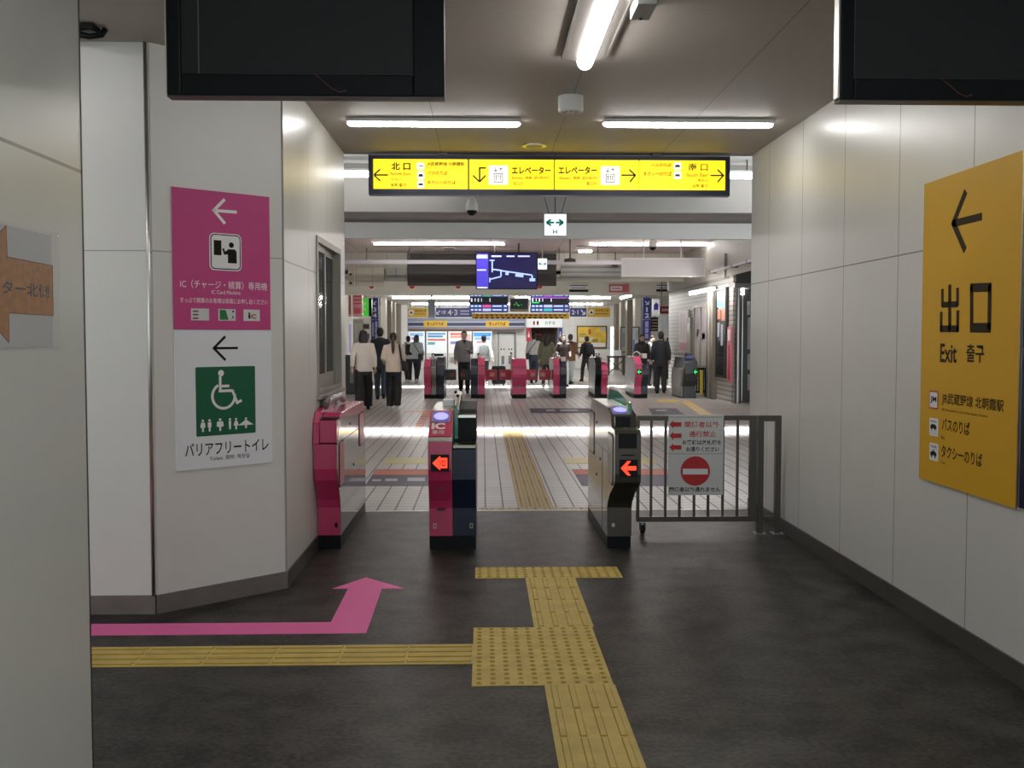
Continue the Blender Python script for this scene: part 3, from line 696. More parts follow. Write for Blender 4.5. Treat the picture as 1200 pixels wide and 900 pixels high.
# ================================================================== TICKET GATES of the passage
def gate_profile(y0, L, proj, zlip=.55, ztop=.98, zseam=.80, back=.40):
    """side outline (y,z): stepped-in foot, bulging upper body, sloping top"""
    f = [(0, .10), (0, .30), (-.12 * proj, .36), (-.45 * proj, .44), (-.85 * proj, .52), (-proj, .60), (-proj, zseam), (-proj + .03, zseam + .03), (back - proj, ztop), (L * .5, ztop)]
    r = [(L + proj * .3 - a * .3 if False else L - a * .0, z) for a, z in f]
    rear = [(L, .10)]
    pts = f + [(L - .30, ztop), (L - .06, ztop - .05), (L, ztop - .14)] + [(L, .10)]
    return [(y0 + a, z) for a, z in pts]
def strip(m_, x0, x1, pts, name, mt, root, th=.004, inset=.004):
    """skin that follows an open outline pts (y,z), x0..x1, laid th proud of it"""
    n = len(pts); out = []
    for i, (y, z) in enumerate(pts):
        a = pts[max(i - 1, 0)]; c = pts[min(i + 1, n - 1)]; dy, dz = c[0] - a[0], c[1] - a[1]; l = math.hypot(dy, dz) or 1
        out.append((y - dz / l * th, z + dy / l * th))
    b = MB(); b.prism(list(pts) + out[::-1], x0 + inset, x1 - inset, 'x')
    return b.build(name, mt, root)
YG = 7.33
# --- pink IC gate in the middle
X0, XM, X1 = -.389, -.217, -.051
g = thing('ticket_gate', 'magenta and navy IC ticket gate standing in the middle of the near gates', 'ticket gate', ((X0 + X1) / 2, YG + .8, 0), 'ticket gates at the passage end')
MB().box(X0 + .002, X1 - .002, YG + .01, YG + 1.6, 0, .10).build('plinth', M_black, g)
P = gate_profile(YG, 1.6, .14, ztop=.985, zseam=.795, back=.36)
MB().prism(P, X0, XM, 'x').build('body', M_steel, g, bev=.004)
strip(None, X0, XM, [p for p in P[:7]], 'front_panel', M_pink, g)
strip(None, X0, XM, P[7:9], 'reader_panel', M_pink, g, .005)
b = MB()
for z in (.30, .45): b.box(X0 + .06, X0 + .12, YG - .10, YG - .0, z - .004, z + .004)
b.build('slot', mat('dark slot', (.08, .01, .03), .4), g)
# reader
def on_slope(P, t):   # point on the sloping reader panel
    (ya, za), (yb, zb) = P[7], P[8]; return ya + (yb - ya) * t, za + (zb - za) * t
def reader(P, x0, x1, t0, t1, root, th=.006):
    (ya, za), (yb, zb) = P[7], P[8]; d = Vector((0, yb - ya, zb - za)); L = d.length; d.normalize(); n = Vector((0, -d.z, d.y))
    s_ = Sign.__new__(Sign); s_.M = Matrix((Vector((1, 0, 0)), d, n)).transposed().to_4x4(); s_.M.translation = Vector((x0, ya, za)) + d * L * t0 + n * th
    Rinv = WM[root].inverted() @ s_.M
    w, h = x1 - x0, L * (t1 - t0)
    def ch(mb, name, m):
        mb.bm.transform(Rinv); return mb.build(name, m, root, local=True)
    root = ch(MB().prism(rrect(0, 0, w, h, .018), 0, .006), 'reader_frame', mat('pale violet frame', (.30, .30, .48), .35))
    ch(MB().prism(rrect(.010, .010, w - .010, h - .010, .014), .006, .008), 'reader_field', M_violetd)
    e = MB(); e.prism(circ(w / 2, h / 2, w * .40, 28, h * .34), .008, .011); ch(e, 'card_reader', M_violet)
    return Rinv, w, h
reader(P, X0 + .018, XM - .022, .52, .93, g)
s0 = Sign.__new__(Sign); s0.root = g
def gate_text(root, P, body, x0, x1, t0, t1, m, bold, th=.007):
    (ya, za), (yb, zb) = P[7], P[8]; d = Vector((0, yb - ya, zb - za)); L = d.length; d.normalize(); n = Vector((0, -d.z, d.y))
    M = Matrix((Vector((1, 0, 0)), d, n)).transposed().to_4x4(); M.translation = Vector((0, ya, za))
    me = text_mesh(body, bold); xs_ = [v.co.x for v in me.vertices]; ys_ = [v.co.y for v in me.vertices]
    a, b_, c, e = min(xs_), max(xs_), min(ys_), max(ys_)
    R = WM[root].inverted() @ M
    for v in me.vertices: v.co = R @ Vector((x0 + (v.co.x - a) / (b_ - a) * (x1 - x0), (t0 + (v.co.y - c) / (e - c) * (t1 - t0)) * L, th))
    me.materials.append(m); me.name = 'lettering'; o = bpy.data.objects.new('lettering', me); col.objects.link(o); o.parent = root
gate_text(g, P, 'IC', X0 + .020, X0 + .118, .26, .50, mat('pale pink ink', (.75, .62, .66), .5), .05)
gate_text(g, P, '専用', X0 + .026, X0 + .112, .07, .22, mat('grey pink ink', (.55, .40, .44), .5), .02)
def led_panel(root, x0, x1, z0, z1, y, m_led, kind):
    root = MB().box(x0, x1, y - .010, y, z0, z1).build('led_panel', M_black, root)
    b = MB(); w, h = x1 - x0, z1 - z0; yy = y - .010; cx, cz = (x0 + x1) / 2, (z0 + z1) / 2
    q = lambda u, v: (x0 + w * u, z0 + h * v)
    if kind == 'ic':
        pts = [q(.10, .5), q(.52, .93), q(.52, .80), q(.90, .80), q(.90, .20), q(.52, .20), q(.52, .07)]
        b.prism(pts, yy - .003, yy, 'y'); b.build('led_arrow', m_led, root)
        t = MB(); t.box(x0 + w * .50, x0 + w * .54, yy - .005, yy - .003, z0 + h * .34, z0 + h * .66)
        t.box(x0 + w * .60, x0 + w * .64, yy - .005, yy - .003, z0 + h * .34, z0 + h * .66); t.box(x0 + w * .64, x0 + w * .78, yy - .005, yy - .003, z0 + h * .60, z0 + h * .66)
        t.box(x0 + w * .76, x0 + w * .79, yy - .005, yy - .003, z0 + h * .36, z0 + h * .64); t.box(x0 + w * .64, x0 + w * .78, yy - .005, yy - .003, z0 + h * .34, z0 + h * .40)
        t.build('led_letters', M_black, root)
    else:
        pts = [q(.08, .5), q(.45, .92), q(.62, .92), q(.40, .62), q(.92, .62), q(.92, .38), q(.40, .38), q(.62, .08), q(.45, .08)]
        b.prism(pts, yy - .003, yy, 'y'); b.build('led_arrow', m_led, root)
led_panel(g, X0 + .02, XM - .022, .585, .705, YG - .143, M_led, 'ic')
# navy module, its shelf and the set-back upper unit
MB().prism([(YG, .10), (YG, .30), (YG - .03, .38), (YG - .10, .52), (YG - .10, .735), (YG + .05, .755), (YG + 1.58, .755), (YG + 1.58, .10)], XM + .002, X1, 'x').build('navy_panel', M_navy, g)
MB().box(XM + .002, X1 + .003, YG - .11, YG + .05, .742, .768, .004).build('shelf', M_mirror, g)
MB().prism([(YG + .28, .755), (YG + .28, .93), (YG + .40, .985), (YG + 1.4, .985), (YG + 1.4, .755)], XM + .012, X1, 'x').build('upper_unit', M_blackm, g)
MB().box(XM + .012, X1, YG + .25, YG + .40, .93, .955, .003).build('upper_trim', M_steel, g)
def arch(root, x, y0, y1, z0, zt, m1, m2, w=.012):
    b = MB(); b.tube([(x, y0, z0), (x, y0 + .05, z0 + (zt - z0) * .7), (x, y0 + .16, zt), (x, (y0 + y1) / 2, zt + .035), (x, y1 - .12, zt + .03), (x, y1, zt - .04), (x, y1 + .02, z0)], .014, 10)
    b.build('arch_rail', M_steel, root, smooth=True)
    b = MB(); b.prism([(y0 + .02, z0), (y0 + .06, z0 + (zt - z0) * .7), (y0 + .17, zt - .005), ((y0 + y1) / 2, zt + .02), (y1 - .12, zt + .015), (y1 - .01, zt - .05), (y1, z0)], x - w / 2, x + w / 2, 'x')
    b.build('arch_window', m1, root)
    b = MB(); b.box(x - .022, x + .004, y0 - .012, y0 + .012, z0 - .18, z0 + (zt - z0) * .7); b.build('side_light', m2, root)
arch(g, XM + .028, YG + .22, YG + 1.45, .96, 1.03, M_acg, M_acg)
MB().box(XM - .035, XM + .002, YG + .26, YG + .30, .80, 1.0).build('yellow_light', M_acy, g)
MB().box(X0 + .07, X0 + .16, YG + .75, YG + .95, .985, 1.035, .006).build('ticket_slot_cover', M_paper, g)
for yy, xx in ((YG + 1.15, XM - .01), (YG + .62, XM + .02)): MB().ball((xx, yy, 1.075), .012).build('sensor_knob', M_black, g, smooth=True)
b = MB()
for xx, ch in ((X0 + .03, 'H'), (X1 - .045, 'D')):
    b.box(xx, xx + .022, YG - .004, YG - .0045 + .004, .155, .160); b.box(xx, xx + .022, YG - .004, YG, .185, .190); b.box(xx, xx + .004, YG - .004, YG, .155, .19); b.box(xx + .018, xx + .022, YG - .004, YG, .155, .19)
b.build('corner_mark', M_steel, g)

# --- pink gate against the left wall
X0, X1 = -1.195, -1.028
g = thing('ticket_gate', 'magenta ticket gate with steel flank against the left wall', 'ticket gate', (-1.11, YG + .8, 0), 'ticket gates at the passage end')
MB().box(X0 + .006, X1 - .002, YG + .045, YG + 1.6, 0, .10).build('plinth', M_black, g)
P = gate_profile(YG + .05, 1.56, .16, ztop=.965, zseam=.775, back=.22)
MB().prism(P, X0, X1, 'x').build('body', M_mirror, g)
strip(None, X0, X1, P[:7], 'front_panel', M_pink, g)
MB().box(X0 + .045, X1 - .002, YG - .118, YG + .06, .785, .945, .004).build('front_box', M_pink, g)
MB().prism([(YG - .13, .78), (YG - .10, .93), (YG - .02, 1.0), (YG + .12, 1.02), (YG + .6, 1.02), (YG + .6, .96), (YG + .05, .94), (YG + .05, .78)], X0 + .001, X0 + .042, 'x').build('side_fin', M_pink, g)
MB().prism([(YG + .05, .962), (YG + .10, .985), (YG + 1.45, .985), (YG + 1.56, .90), (YG + 1.56, .88), (YG + .05, .94)], X0 + .045, X1 + .002, 'x').build('top_panel', M_pink, g, bev=.006)
b = MB(); b.box(X0, X1 + .001, YG - .112, YG + .06, .770, .776); b.build('seam', M_black, g)
b = MB(); b.box(X0 + .05, X1 + .003, YG - .10, YG + .08, .946, .953); b.build('top_seam', M_black, g)
def side_door(root, x, ya, yb, za, zb, m_door, out):
    """rounded, black-edged door recessed in a flank"""
    pr = rrect(ya, za, yb, zb, .03); pi_ = rrect(ya + .012, za + .012, yb - .012, zb - .012, .024)
    MB().prism(pr, x, x + out * .003, 'x').build('door_gap', M_black, root)
    MB().prism(pi_, x, x + out * .007, 'x').build('side_door', m_door, root)
M_rose = mat('rose flap', (.50, .12, .17), .3)
side_door(g, X1, YG - .02, YG + .22, .45, .78, M_rose, 1); side_door(g, X1, YG + 1.16, YG + 1.46, .62, .90, M_rose, 1)
b = MB(); b.box(X1, X1 + .002, YG + .05, YG + 1.55, .775, .779); b.box(X1, X1 + .002, YG + .3, YG + 1.15, .44, .444); b.build('flank_seam', M_dark, g)
b = MB()
for yy, zz in ((YG + .6, .86), (YG + .8, .52)): b.prism(circ(yy, zz, .012, 12), X1, X1 + .004, 'x')
b.build('keyhole', M_black, g)
MB().box(X1 - .045, X1 - .022, YG + .046, YG + .05, .155, .19).build('corner_mark', M_black, g)
MB().tube([(X0 + .04, YG + .15, 1.03), (X0 + .04, YG + .30, 1.06), (X0 + .045, YG + .9, 1.06), (X0 + .045, YG + 1.1, 1.02)], .03, 12).build('sensor_bar', mat('smoke grey', (.14, .12, .12), .25), g, smooth=True)

# --- steel gate on the right
X0, X1 = .895, 1.072
g = thing('ticket_gate', 'steel ticket gate with bronze front between the passage lane and the fence', 'ticket gate', (.985, YG + .8, 0), 'ticket gates at the passage end')
MB().box(X0 + .003, X1 - .003, YG + .01, YG + 1.36, 0, .085).build('plinth', M_black, g)
f = [(0, .09), (0, .30), (-.03, .345), (-.16, .43), (-.34, .50), (-.42, .545), (-.43, .60), (-.43, .865), (-.40, .895), (-.24, .90), (-.20, .985), (.02, 1.02), (1.02, 1.02), (1.14, .96), (1.33, .60), (1.34, .55), (1.10, .30), (1.10, .09)]
P = [(YG + a, z) for a, z in f]
P2 = [(y, z) for y, z in P[:-4]] + [(YG + 1.30, .70), (YG + 1.34, .62), (YG + 1.34, .52), (YG + 1.34, .09)]
MB().prism(P2, X0, X1, 'x').build('body', M_mirror, g)
M_bronze = mat('bronze panel', (.07, .062, .05), .38, .5)
strip(None, X0, X1, P[:8], 'front_panel', M_bronze, g, .005, .0)
strip(None, X0, X1, P[8:10], 'front_ledge', M_bronze, g, .004, .0)
yf = YG - .43
MB().box(X0 + .022, X1 - .030, yf - .009, yf, .775, .878).build('display', M_black, g)
led_panel(g, X0 + .028, X1 - .024, .583, .70, yf - .005, M_led, 'arrow')
b = MB(); b.box(X0 + .04, X1 - .045, yf - .008, yf, .725, .733); b.build('seam', M_black, g)
PR = [None] * 7 + [(YG - .205, .982), (YG + .02, 1.024)]
reader(PR, X0 + .018, X1 - .035, .12, .92, g, .002)
b = MB(); loop = [(x, y) for x, y in rrect(X0 + .030, .912, X1 - .055, .968, .018)]
b.tube([(x, YG - .236 + (z - .90) * .3, z) for x, z in loop], .0055, 8, closed=True)
b.build('ticket_slot_ring', mat('yellow green light', (.55, .55, .08), .4, emit=.6), g, smooth=True)
MB().box(X0 + .025, X1 - .05, YG - .245, YG - .21, .905, .975).build('ticket_slot', M_black, g)
MB().prism(circ(X0 + .088, YG - .31, .012, 16), .899, .903).build('lock_mark', M_paper, g)
M_whitetop = mat('warm white enamel', (.66, .60, .55), .3)
b = MB(); b.box(X0 + .004, X0 + .11, YG + .10, YG + .52, 1.02, 1.03, .003); b.build('top_lid', M_whitetop, g)
b = MB(); b.box(X0 + .004, X0 + .11, YG + .54, YG + 1.0, 1.02, 1.03, .003); b.build('top_lid', M_whitetop, g)
arch(g, X1 - .028, YG - .12, YG + 1.1, 1.0, 1.09, M_acg, M_acg)
MB().box(X1 - .058, X1 - .036, YG - .13, YG - .10, .90, 1.05).build('yellow_light', mat('yellow green acrylic', (.45, .50, .06), .3, emit=.25), g)
side_door(g, X0, YG - .33, YG - .06, .50, .86, mat('side door steel', (.35, .33, .31), .25, 1.0), -1)
side_door(g, X0, YG + .86, YG + 1.20, .58, .93, mat('side door steel', (.35, .33, .31), .25, 1.0), -1)
b = MB(); b.box(X0 - .002, X0, YG - .05, YG + .85, .70, .704); b.box(X0 - .002, X0, YG + .30, YG + .304, .09, .70); b.build('flank_seam', M_dark, g)
b = MB()
for yy, zz in ((YG + .45, .60), (YG + .7, .86), (YG + .7, .45)): b.prism(circ(yy, zz, .012, 12), X0 - .004, X0, 'x')
b.build('keyhole', M_black, g)
b = MB(); b.box(X0 + .035, X0 + .055, YG - .0065, YG, .16, .185); b.build('corner_mark', M_steel, g)

# ------------------------------------------------------------------ barrier gate by the right wall
YF = 7.86
def fx(px): return at(px, 550, YF).x
zt, zb = at(800, 487, YF).z, at(800, 611, YF).z
fen = thing('barrier_gate', 'low bronze steel swing gate on a caster right of the steel ticket gate', 'barrier gate', (fx(815), YF, 0))
xa, xb = fx(746), fx(886)
b = MB(); t = .036
b.box(xa, xb, YF - .02, YF + .02, zt - t, zt); b.box(xa, xb, YF - .02, YF + .02, zb, zb + t * 1.1)
b.box(xa, xa + t * .6, YF - .02, YF + .02, zb + t, zt - t); b.box(xb - .055, xb, YF - .02, YF + .02, zb + t, zt - t)
b.build('frame', M_fence, fen, bev=.003)
for px in (763, 779.8, 796.5, 813.5, 830, 847, 864):
    MB().box(fx(px) - .0095, fx(px) + .0095, YF - .0095, YF + .0095, zb + t, zt - t).build('bar', M_fence, fen)
cxx = fx(753.5)
cst = MB().cyl((cxx, YF, .11), .012, zb - .08, 12).build('caster', M_dark, fen)
b = MB(); b.tube([(cxx - .013, YF + .01, .038), (cxx + .013, YF + .01, .038)], .036, 20); b.build('wheel', M_black, cst)
b = MB(); b.box(cxx - .022, cxx - .016, YF - .015, YF + .03, .03, .09); b.box(cxx + .016, cxx + .022, YF - .015, YF + .03, .03, .09); b.box(cxx - .022, cxx + .022, YF - .015, YF + .02, .083, .09); b.build('fork', M_dark, cst)
post = thing('barrier_post', 'fixed bronze steel post frame between the swing gate and the right wall', 'barrier post', (fx(901), YF, 0))
xa, xb = fx(887.5), fx(914.5)
b = MB(); b.box(xa, xa + .045, YF - .022, YF + .022, 0, zt); b.box(xb - .045, xb, YF - .022, YF + .022, 0, zt); b.box(xa + .045, xb - .045, YF - .022, YF + .022, zt - .045, zt); b.box(xa + .045, xb - .045, YF - .022, YF + .022, zb, zb + .04)
b.build('frame', M_fence, post, bev=.003)
b = MB()
for q in (xa + .022, xb - .022): b.box(q - .045, q + .045, YF - .05, YF + .05, 0, .008)
b.build('foot_plate', M_steel, post)
b = MB()
for z_ in (zb + .1, zt - .15): b.cyl((xa - .006, YF - .03, z_), .0045, .07, 10)
b.build('hinge', M_dark, post)
s = Sign('no_entry_sign', 'white no entry board hung on the low bronze swing gate', 'sign', (fx(782), YF - .030, at(800, 579.5, YF).z))
pw, ph = s.px(848, 486)
s.board(0, 0, pw, ph, mat('white board', (.60, .61, .60), .5), 'board', 0, .008, bev=.003)
def q8(x, y): return (780 + x / 8.19, 480 + y / 8.18)
for y_ in (140, 248, 360):
    s.polys([[q8(35, y_), q8(72, y_ - 38), q8(72, y_ - 20), q8(150, y_ - 20), q8(150, y_ + 22), q8(72, y_ + 22), q8(72, y_ + 42)]], M_red, 'arrow', .008, .0095)
def t8(body, x0, yt, x1, yb, m, bold):
    (a_, b_), (c_2, d_) = q8(x0, yt), q8(x1, yb); s.ptext(body, a_, b_, c_2, d_, m, .009, bold)
t8('関係者以外', 182, 112, 512, 172, M_red, .014); t8('通行禁止', 222, 205, 482, 262, M_red, .014)
t8('お客様は改札機を', 158, 290, 532, 336, M_ink, .02); t8('お通りください', 196, 356, 510, 402, M_ink, .02)
t8('関係者以外通れません', 34, 740, 522, 786, M_ink, .02)
(a_, b_), (c_2, d_) = s.px(*q8(142, 588)), s.px(*q8(424, 588))
s.polys([circ((a_ + c_2) / 2, b_, (c_2 - a_) / 2, 40)], M_red, 'no_entry_disc', .008, .0095, px=False)
s.polys([[q8(162, 565), q8(402, 565), q8(402, 620), q8(162, 620)]], M_paper, 'no_entry_bar', .0095, .0105)
s.polys([[q8(30, 68), q8(545, 68), q8(545, 76), q8(30, 76)], [q8(30, 420), q8(545, 420), q8(545, 426), q8(30, 426)]], mat('grey print', (.3, .3, .3), .5), 'rule', .008, .0088)

# ------------------------------------------------------------------ hung things past the passage
YE = 10.4
s = Sign('emergency_exit_sign', 'lit square exit sign with green arrows, hung under the yellow overhead sign', 'sign', at(638, 276, YE))
w_, h_ = s.px(663.5, 251)
s.board(-.008, -.008, w_ + .008, h_ + .008, mat('grey case', (.30, .30, .32), .45), 'case', -.06, -.001, bev=.004)
s.board(0, 0, w_, h_, M_lit_white, 'lit_face', -.001, .002)
def qe(x, y): return (620 + x / 15, 230 + y / 15)
M_gr = mat('sign green', (.0, .28, .17), .5, emit=.15)
s.strokes([(qe(310, 462), qe(440, 462)), (qe(305, 462), qe(385, 408)), (qe(305, 462), qe(385, 516)), (qe(470, 462), qe(598, 462)), (qe(602, 462), qe(525, 408)), (qe(602, 462), qe(525, 516))], .020, M_gr, 'arrow', .002, .0035)
s.polys([[qe(418, 590), qe(436, 590), qe(436, 660), qe(418, 660)], [qe(476, 590), qe(494, 590), qe(494, 660), qe(476, 660)], [qe(440, 600), qe(470, 625), qe(462, 650), qe(450, 630)]], mat('dark teal', (.02, .12, .12), .5), 'exit_figure', .002, .0035)
b = MB(); top = 3.40; zz = s.O.z + h_
cxm = s.O.x + w_ / 2
b.tube([(cxm, YE - .03 + .06, zz), (cxm, YE + .03, top)], .006, 8); 
b.tube([(cxm - .06, YE + .03, zz), (cxm - .24, YE + .03, top)], .004, 6); b.tube([(cxm + .06, YE + .03, zz), (cxm + .24, YE + .03, top)], .004, 6)
b.build('hanger_rod', M_dark, s.root)
def dome_cam(name, label, x, y, ztop, zlens, r_):
    root = thing(name, label, 'camera', (x, y, ztop))
    MB().tube([(x, y, ztop), (x, y, zlens + r_ * 1.6)], r_ * .35, 10).build('stem', M_white, root, smooth=True)
    MB().loft([(x, y, zlens + r_ * 2.2, r_ * .5, r_ * .5), (x, y, zlens + r_ * 1.2, r_ * .95, r_ * .95), (x, y, zlens + .2 * r_, r_, r_)], 20).build('housing', M_white, root, smooth=True)
    MB().ball((x, y, zlens + .2 * r_), r_ * .85).build('lens_dome', M_black, root, smooth=True)
    return root
p = at(553, 246, 10.2)
dome_cam('security_camera', 'white dome security camera hanging under the left half of the overhead sign', p.x, 10.2, 3.40, p.z - .02, .062)

# ================================================================== HALL: shell
HX0, HX1 = -4.9, 5.75
sbox('floor_hall', M_hall, -9, HX1 + 4, 8.97, 60, -.1, 0)
sbox('trim_4', M_alu, -1.2, XR, 8.955, 8.985, 0, .004)
sbox('ceiling_hall_front', M_white, -9, 9.9, 9.03, 11.3, 3.42, 3.6)
b = MB(); b.box(-9, 9.9, 8.98, 9.03, 3.12, 3.6); struct('beam_edge', b, M_white)
M_beam = mat('grey white paint toned down', (.26, .25, .24), .5); M_drop = mat('grey white paint lightened', (.47, .46, .44), .5)  # same grey paint twice: lamplit beam toned down, shaded drop panel lightened
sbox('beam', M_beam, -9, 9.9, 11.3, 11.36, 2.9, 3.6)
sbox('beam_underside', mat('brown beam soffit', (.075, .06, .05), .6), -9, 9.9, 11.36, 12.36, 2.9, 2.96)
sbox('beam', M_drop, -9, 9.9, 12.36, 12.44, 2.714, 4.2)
# hall ceiling with added, closed-over slots that hold the area lamps
b = MB(); ZH = 3.9
b.box(-9, 9.9, 12.44, 16.2, ZH, ZH + .1); b.box(-9, 9.9, 17.2, 29, ZH, ZH + .1); b.box(-9, 9.9, 16.15, 17.25, ZH + .08, ZH + .18)
struct('ceiling_hall', b, M_pinkceil)
b = MB(); b.box(-9, 9.9, 29, 31.2, 3.3, 3.4); b.box(-9, 9.9, 32.2, 36, 3.45, 3.55); b.box(-9, 9.9, 36, 60, 3.05, 3.15); b.box(-9, 9.9, 36, 36.1, 3.05, 3.5); b.box(-9, 9.9, 31.1, 32.3, 3.75, 3.85); b.box(-9, 9.9, 31.15, 31.2, 3.3, 3.8); b.box(-9, 9.9, 32.2, 32.25, 3.3, 3.8)
struct('ceiling_hall_back', b, mat('pale ceiling', (.62, .62, .56), .6))
b = MB(); b.box(-9, 9.9, 29, 29.15, 3.10, 4.0); struct('beam_bulkhead', b, grid_mat('cream bulkhead', (.50, .48, .42), [(0, 1.0, .3, .03, .3), (2, None, 3.2, .03, .5), (2, None, 3.42, .05, .4), (2, None, 3.62, .03, .4)], rough=.55))
b = MB(); b.box(-9, 9.9, 33, 33.25, 2.88, 3.5); struct('beam_back', b, M_cream)
# side and back walls
sbox('wall_hall_left', M_cream, HX0 - .2, HX0, 27.5, 50, 0, 3.6)
sbox('wall_hall_left_front', M_cream, -9, -8.9, 9, 27.6, 0, 4)
b = MB(); b.box(-9, HX0, 27.5, 27.6, 0, 4); struct('wall_hall_left_return', b, M_cream)
b = MB(); b.box(HX1, HX1 + .06, 23.45, 31.6, 0, 4.0); struct('wall_hall_right', b, grid_mat('slatted shop wall', (.30, .29, .27), [(2, .11, .05, .025, .75)], rough=.5, line_c=(.08, .08, .08)))
sbox('wall_hall_right_upper', mat('grey hall fascia', (.30, .285, .26), .55), HX1 - .05, HX1, 20, 31.6, 2.95, 4.0)
sbox('wall_hall_right_front', M_cream, 9.8, 9.9, 9, 50, 0, 4)
b = MB(); b.box(HX1 + .06, 9.8, 24.0, 24.15, 0, 4); struct('wall_hall_right_return', b, M_dark)
M_far = grid_mat('far wall tile', (.78, .78, .75), [(0, .3, 0, .015, .25), (2, .3, 0, .015, .25)], rough=.4, line_c=(.3, .3, .3))
def fz(py, Y=50): return at(600, py, Y).z
def fX(px, Y=50): return at(px, 400, Y).x
tx0, tx1 = fX(622.5), fX(654)
b = MB(); b.box(HX0, tx0, 50, 50.2, 0, 3.5); b.box(tx1, fX(715.5), 50, 50.2, 0, 3.5); b.box(fX(721.5), 9.9, 50, 50.2, 0, 3.5); b.box(fX(715.5), fX(721.5), 50, 50.2, fz(383), 3.5); b.box(tx0, tx1, 50, 50.2, fz(384), 3.5)
struct('wall_back', b, M_far)
sbox('wall_restroom', mat('brown restroom wall', (.20, .12, .09), .5), tx0 - 2, tx1 + 2, 53, 53.2, 0, 3.5)
b = MB(); b.box(tx0 - .2, tx0, 50.2, 53, 0, 3.5); b.box(tx1, tx1 + .2, 50.2, 53, 0, 3.5); struct('wall_restroom_side', b, mat('restroom side', (.45, .40, .36), .5))
w2 = struct('window_2', MB().box(fX(715.5), fX(721.5), 50.10, 50.14, 0, fz(383)), mat('daylight pane', (1, 1, 1), .4, emit=2.2))
wf = MB()
for k in range(1, 4): wf.box(fX(715.5), fX(721.5), 50.06, 50.10, fz(383) * k / 4 - .02, fz(383) * k / 4 + .02)
wo = wf.build('window_bar', M_white); wo.parent = w2
# pillars either side at the back
def pillar(name, pxa, pxb, Y, m, d=.6):
    return sbox(name, m, fX(pxa, Y), fX(pxb, Y), Y, Y + d, 0, 3.45)
M_pl = mat('beige pillar', (.42, .40, .35), .5); M_plb = mat('brown pillar', (.16, .13, .10), .5)
for k, (a, c, Y, m) in enumerate(((446, 452, 40, M_pl), (453, 458.5, 43, M_plb), (459.5, 463, 45, M_pl), (463.5, 469, 47, M_plb), (469.5, 477, 48.5, M_white),
                                  (721, 727, 47, M_plb), (727.5, 734.5, 45, M_pl), (735, 743, 42, M_plb), (744, 751, 40, M_pl), (751.5, 754.5, 41, M_plb))):
    pillar('pillar', a, c, Y, m)

# ------------------------------------------------------------------ hall lights
def hall_tube(label, x0, x1, Y, z, w=.10, r=.03, along='x', L=None, m=None):
    if along == 'x':
        root = thing('ceiling_light', label, 'ceiling light', ((x0 + x1) / 2, Y, z))
        MB().box(x0, x1, Y - w / 2, Y + w / 2, z - .02, z).build('housing', M_white, root)
        if 3.06 < z < 3.4 or z < 3.0:
            hb = MB()
            for q in (x0 + .2, x1 - .2): hb.tube([(q, Y, z - .01), (q, Y, 3.42)], .008, 6)
            hb.build('hanger_rod', M_dark, root)
        MB().box(x0 + .02, x1 - .02, Y - r, Y + r, z - .02 - 2 * r, z - .02, .01).build('diffuser', m or M_hlamp, root)
    else:
        root = thing('ceiling_light', label, 'ceiling light', (x0, Y, z))
        MB().box(x0 - w / 2, x0 + w / 2, Y, Y + L, z - .02, z).build('housing', M_white, root)
        MB().box(x0 - r, x0 + r, Y + .02, Y + L - .02, z - .02 - 2 * r, z - .02, .01).build('diffuser', M_hlamp, root)
    return root
hall_tube('fluorescent batten behind the left end of the yellow overhead sign', -1.75, -.35, 10.95, 3.30, m=M_hlampd)
hall_tube('fluorescent batten behind the right end of the yellow overhead sign', 2.62, 4.0, 10.95, 3.30, m=M_hlampd)
hall_tube('fluorescent row on the hall ceiling left of the blue line map display', fX(438, 25.9), fX(592, 25.9), 25.9, 3.9, r=.019)
hall_tube('fluorescent row on the hall ceiling above the blank hanging board', fX(690, 25.9), fX(848, 25.9), 25.9, 3.9, r=.019)
hall_tube('short fluorescent lamp on the hall ceiling right of the blue line map display', fX(676, 28.2), fX(693, 28.2), 28.0, 3.9, r=.019)
hall_tube('unseen fluorescent row added before the far gates, left', -4.6, -2.4, 19.8, 3.9, r=.025)  # hidden by the drop panel, added to light the people walking away
hall_tube('unseen fluorescent row added before the far gates, right', 2.4, 5.0, 20.5, 3.9, r=.02)  # hidden by the drop panel, added to light the blank board's front
hall_tube('unseen hung fluorescent batten added beside the end of the left passage wall', -3.2, -1.75, 9.4, 2.85)  # hidden past the wall end, added to brighten the drop panel
hall_tube('unseen hung fluorescent batten added beside the end of the right passage wall', 2.95, 4.4, 9.4, 2.85)  # its hidden right-hand twin, added for the same face
hall_tube('fluorescent row at the back of the hall before the ticket machines, left', -3.4, .2, 38.5, 3.05, r=.03, m=M_hlampb)
hall_tube('fluorescent row at the back of the hall before the toilets, right', 1.2, 4.8, 38.5, 3.05, r=.03, m=M_hlampb)
hall_tube('fluorescent row over the ticket machines', -3.2, 1.8, 46, 3.05, r=.03, m=M_hlampb)
hall_tube('fluorescent row over the yellow wall poster', 2.6, 5.4, 46, 3.05, r=.03, m=M_hlampb)
p = atx(822, 341, HX1 - .5)
hall_tube('bright fluorescent lamp over the right hand shop front', HX1 - .5, 0, p.y - 1.3, p.z + .05, along='y', L=2.6, r=.035)
p = atx(777, 350, HX1 - .9)
hall_tube('fluorescent lamp over the shop posters near the two red hanging signs', HX1 - .9, 0, 33.6, 2.95, along='y', L=2.4, r=.035)
p = at(876, 339, 23.4)
r = thing('wall_lamp', 'small bright lamp beside the dark doorway at the end of the right wall', 'lamp', (p.x, 23.9, p.z))
MB().cyl((p.x, 23.85, p.z), .035, .20, 16).build('tube', M_hlamp, r)
MB().box(p.x - .03, p.x + .03, 23.86, 24.0, p.z + .1, p.z + .14).build('bracket', M_dark, r)

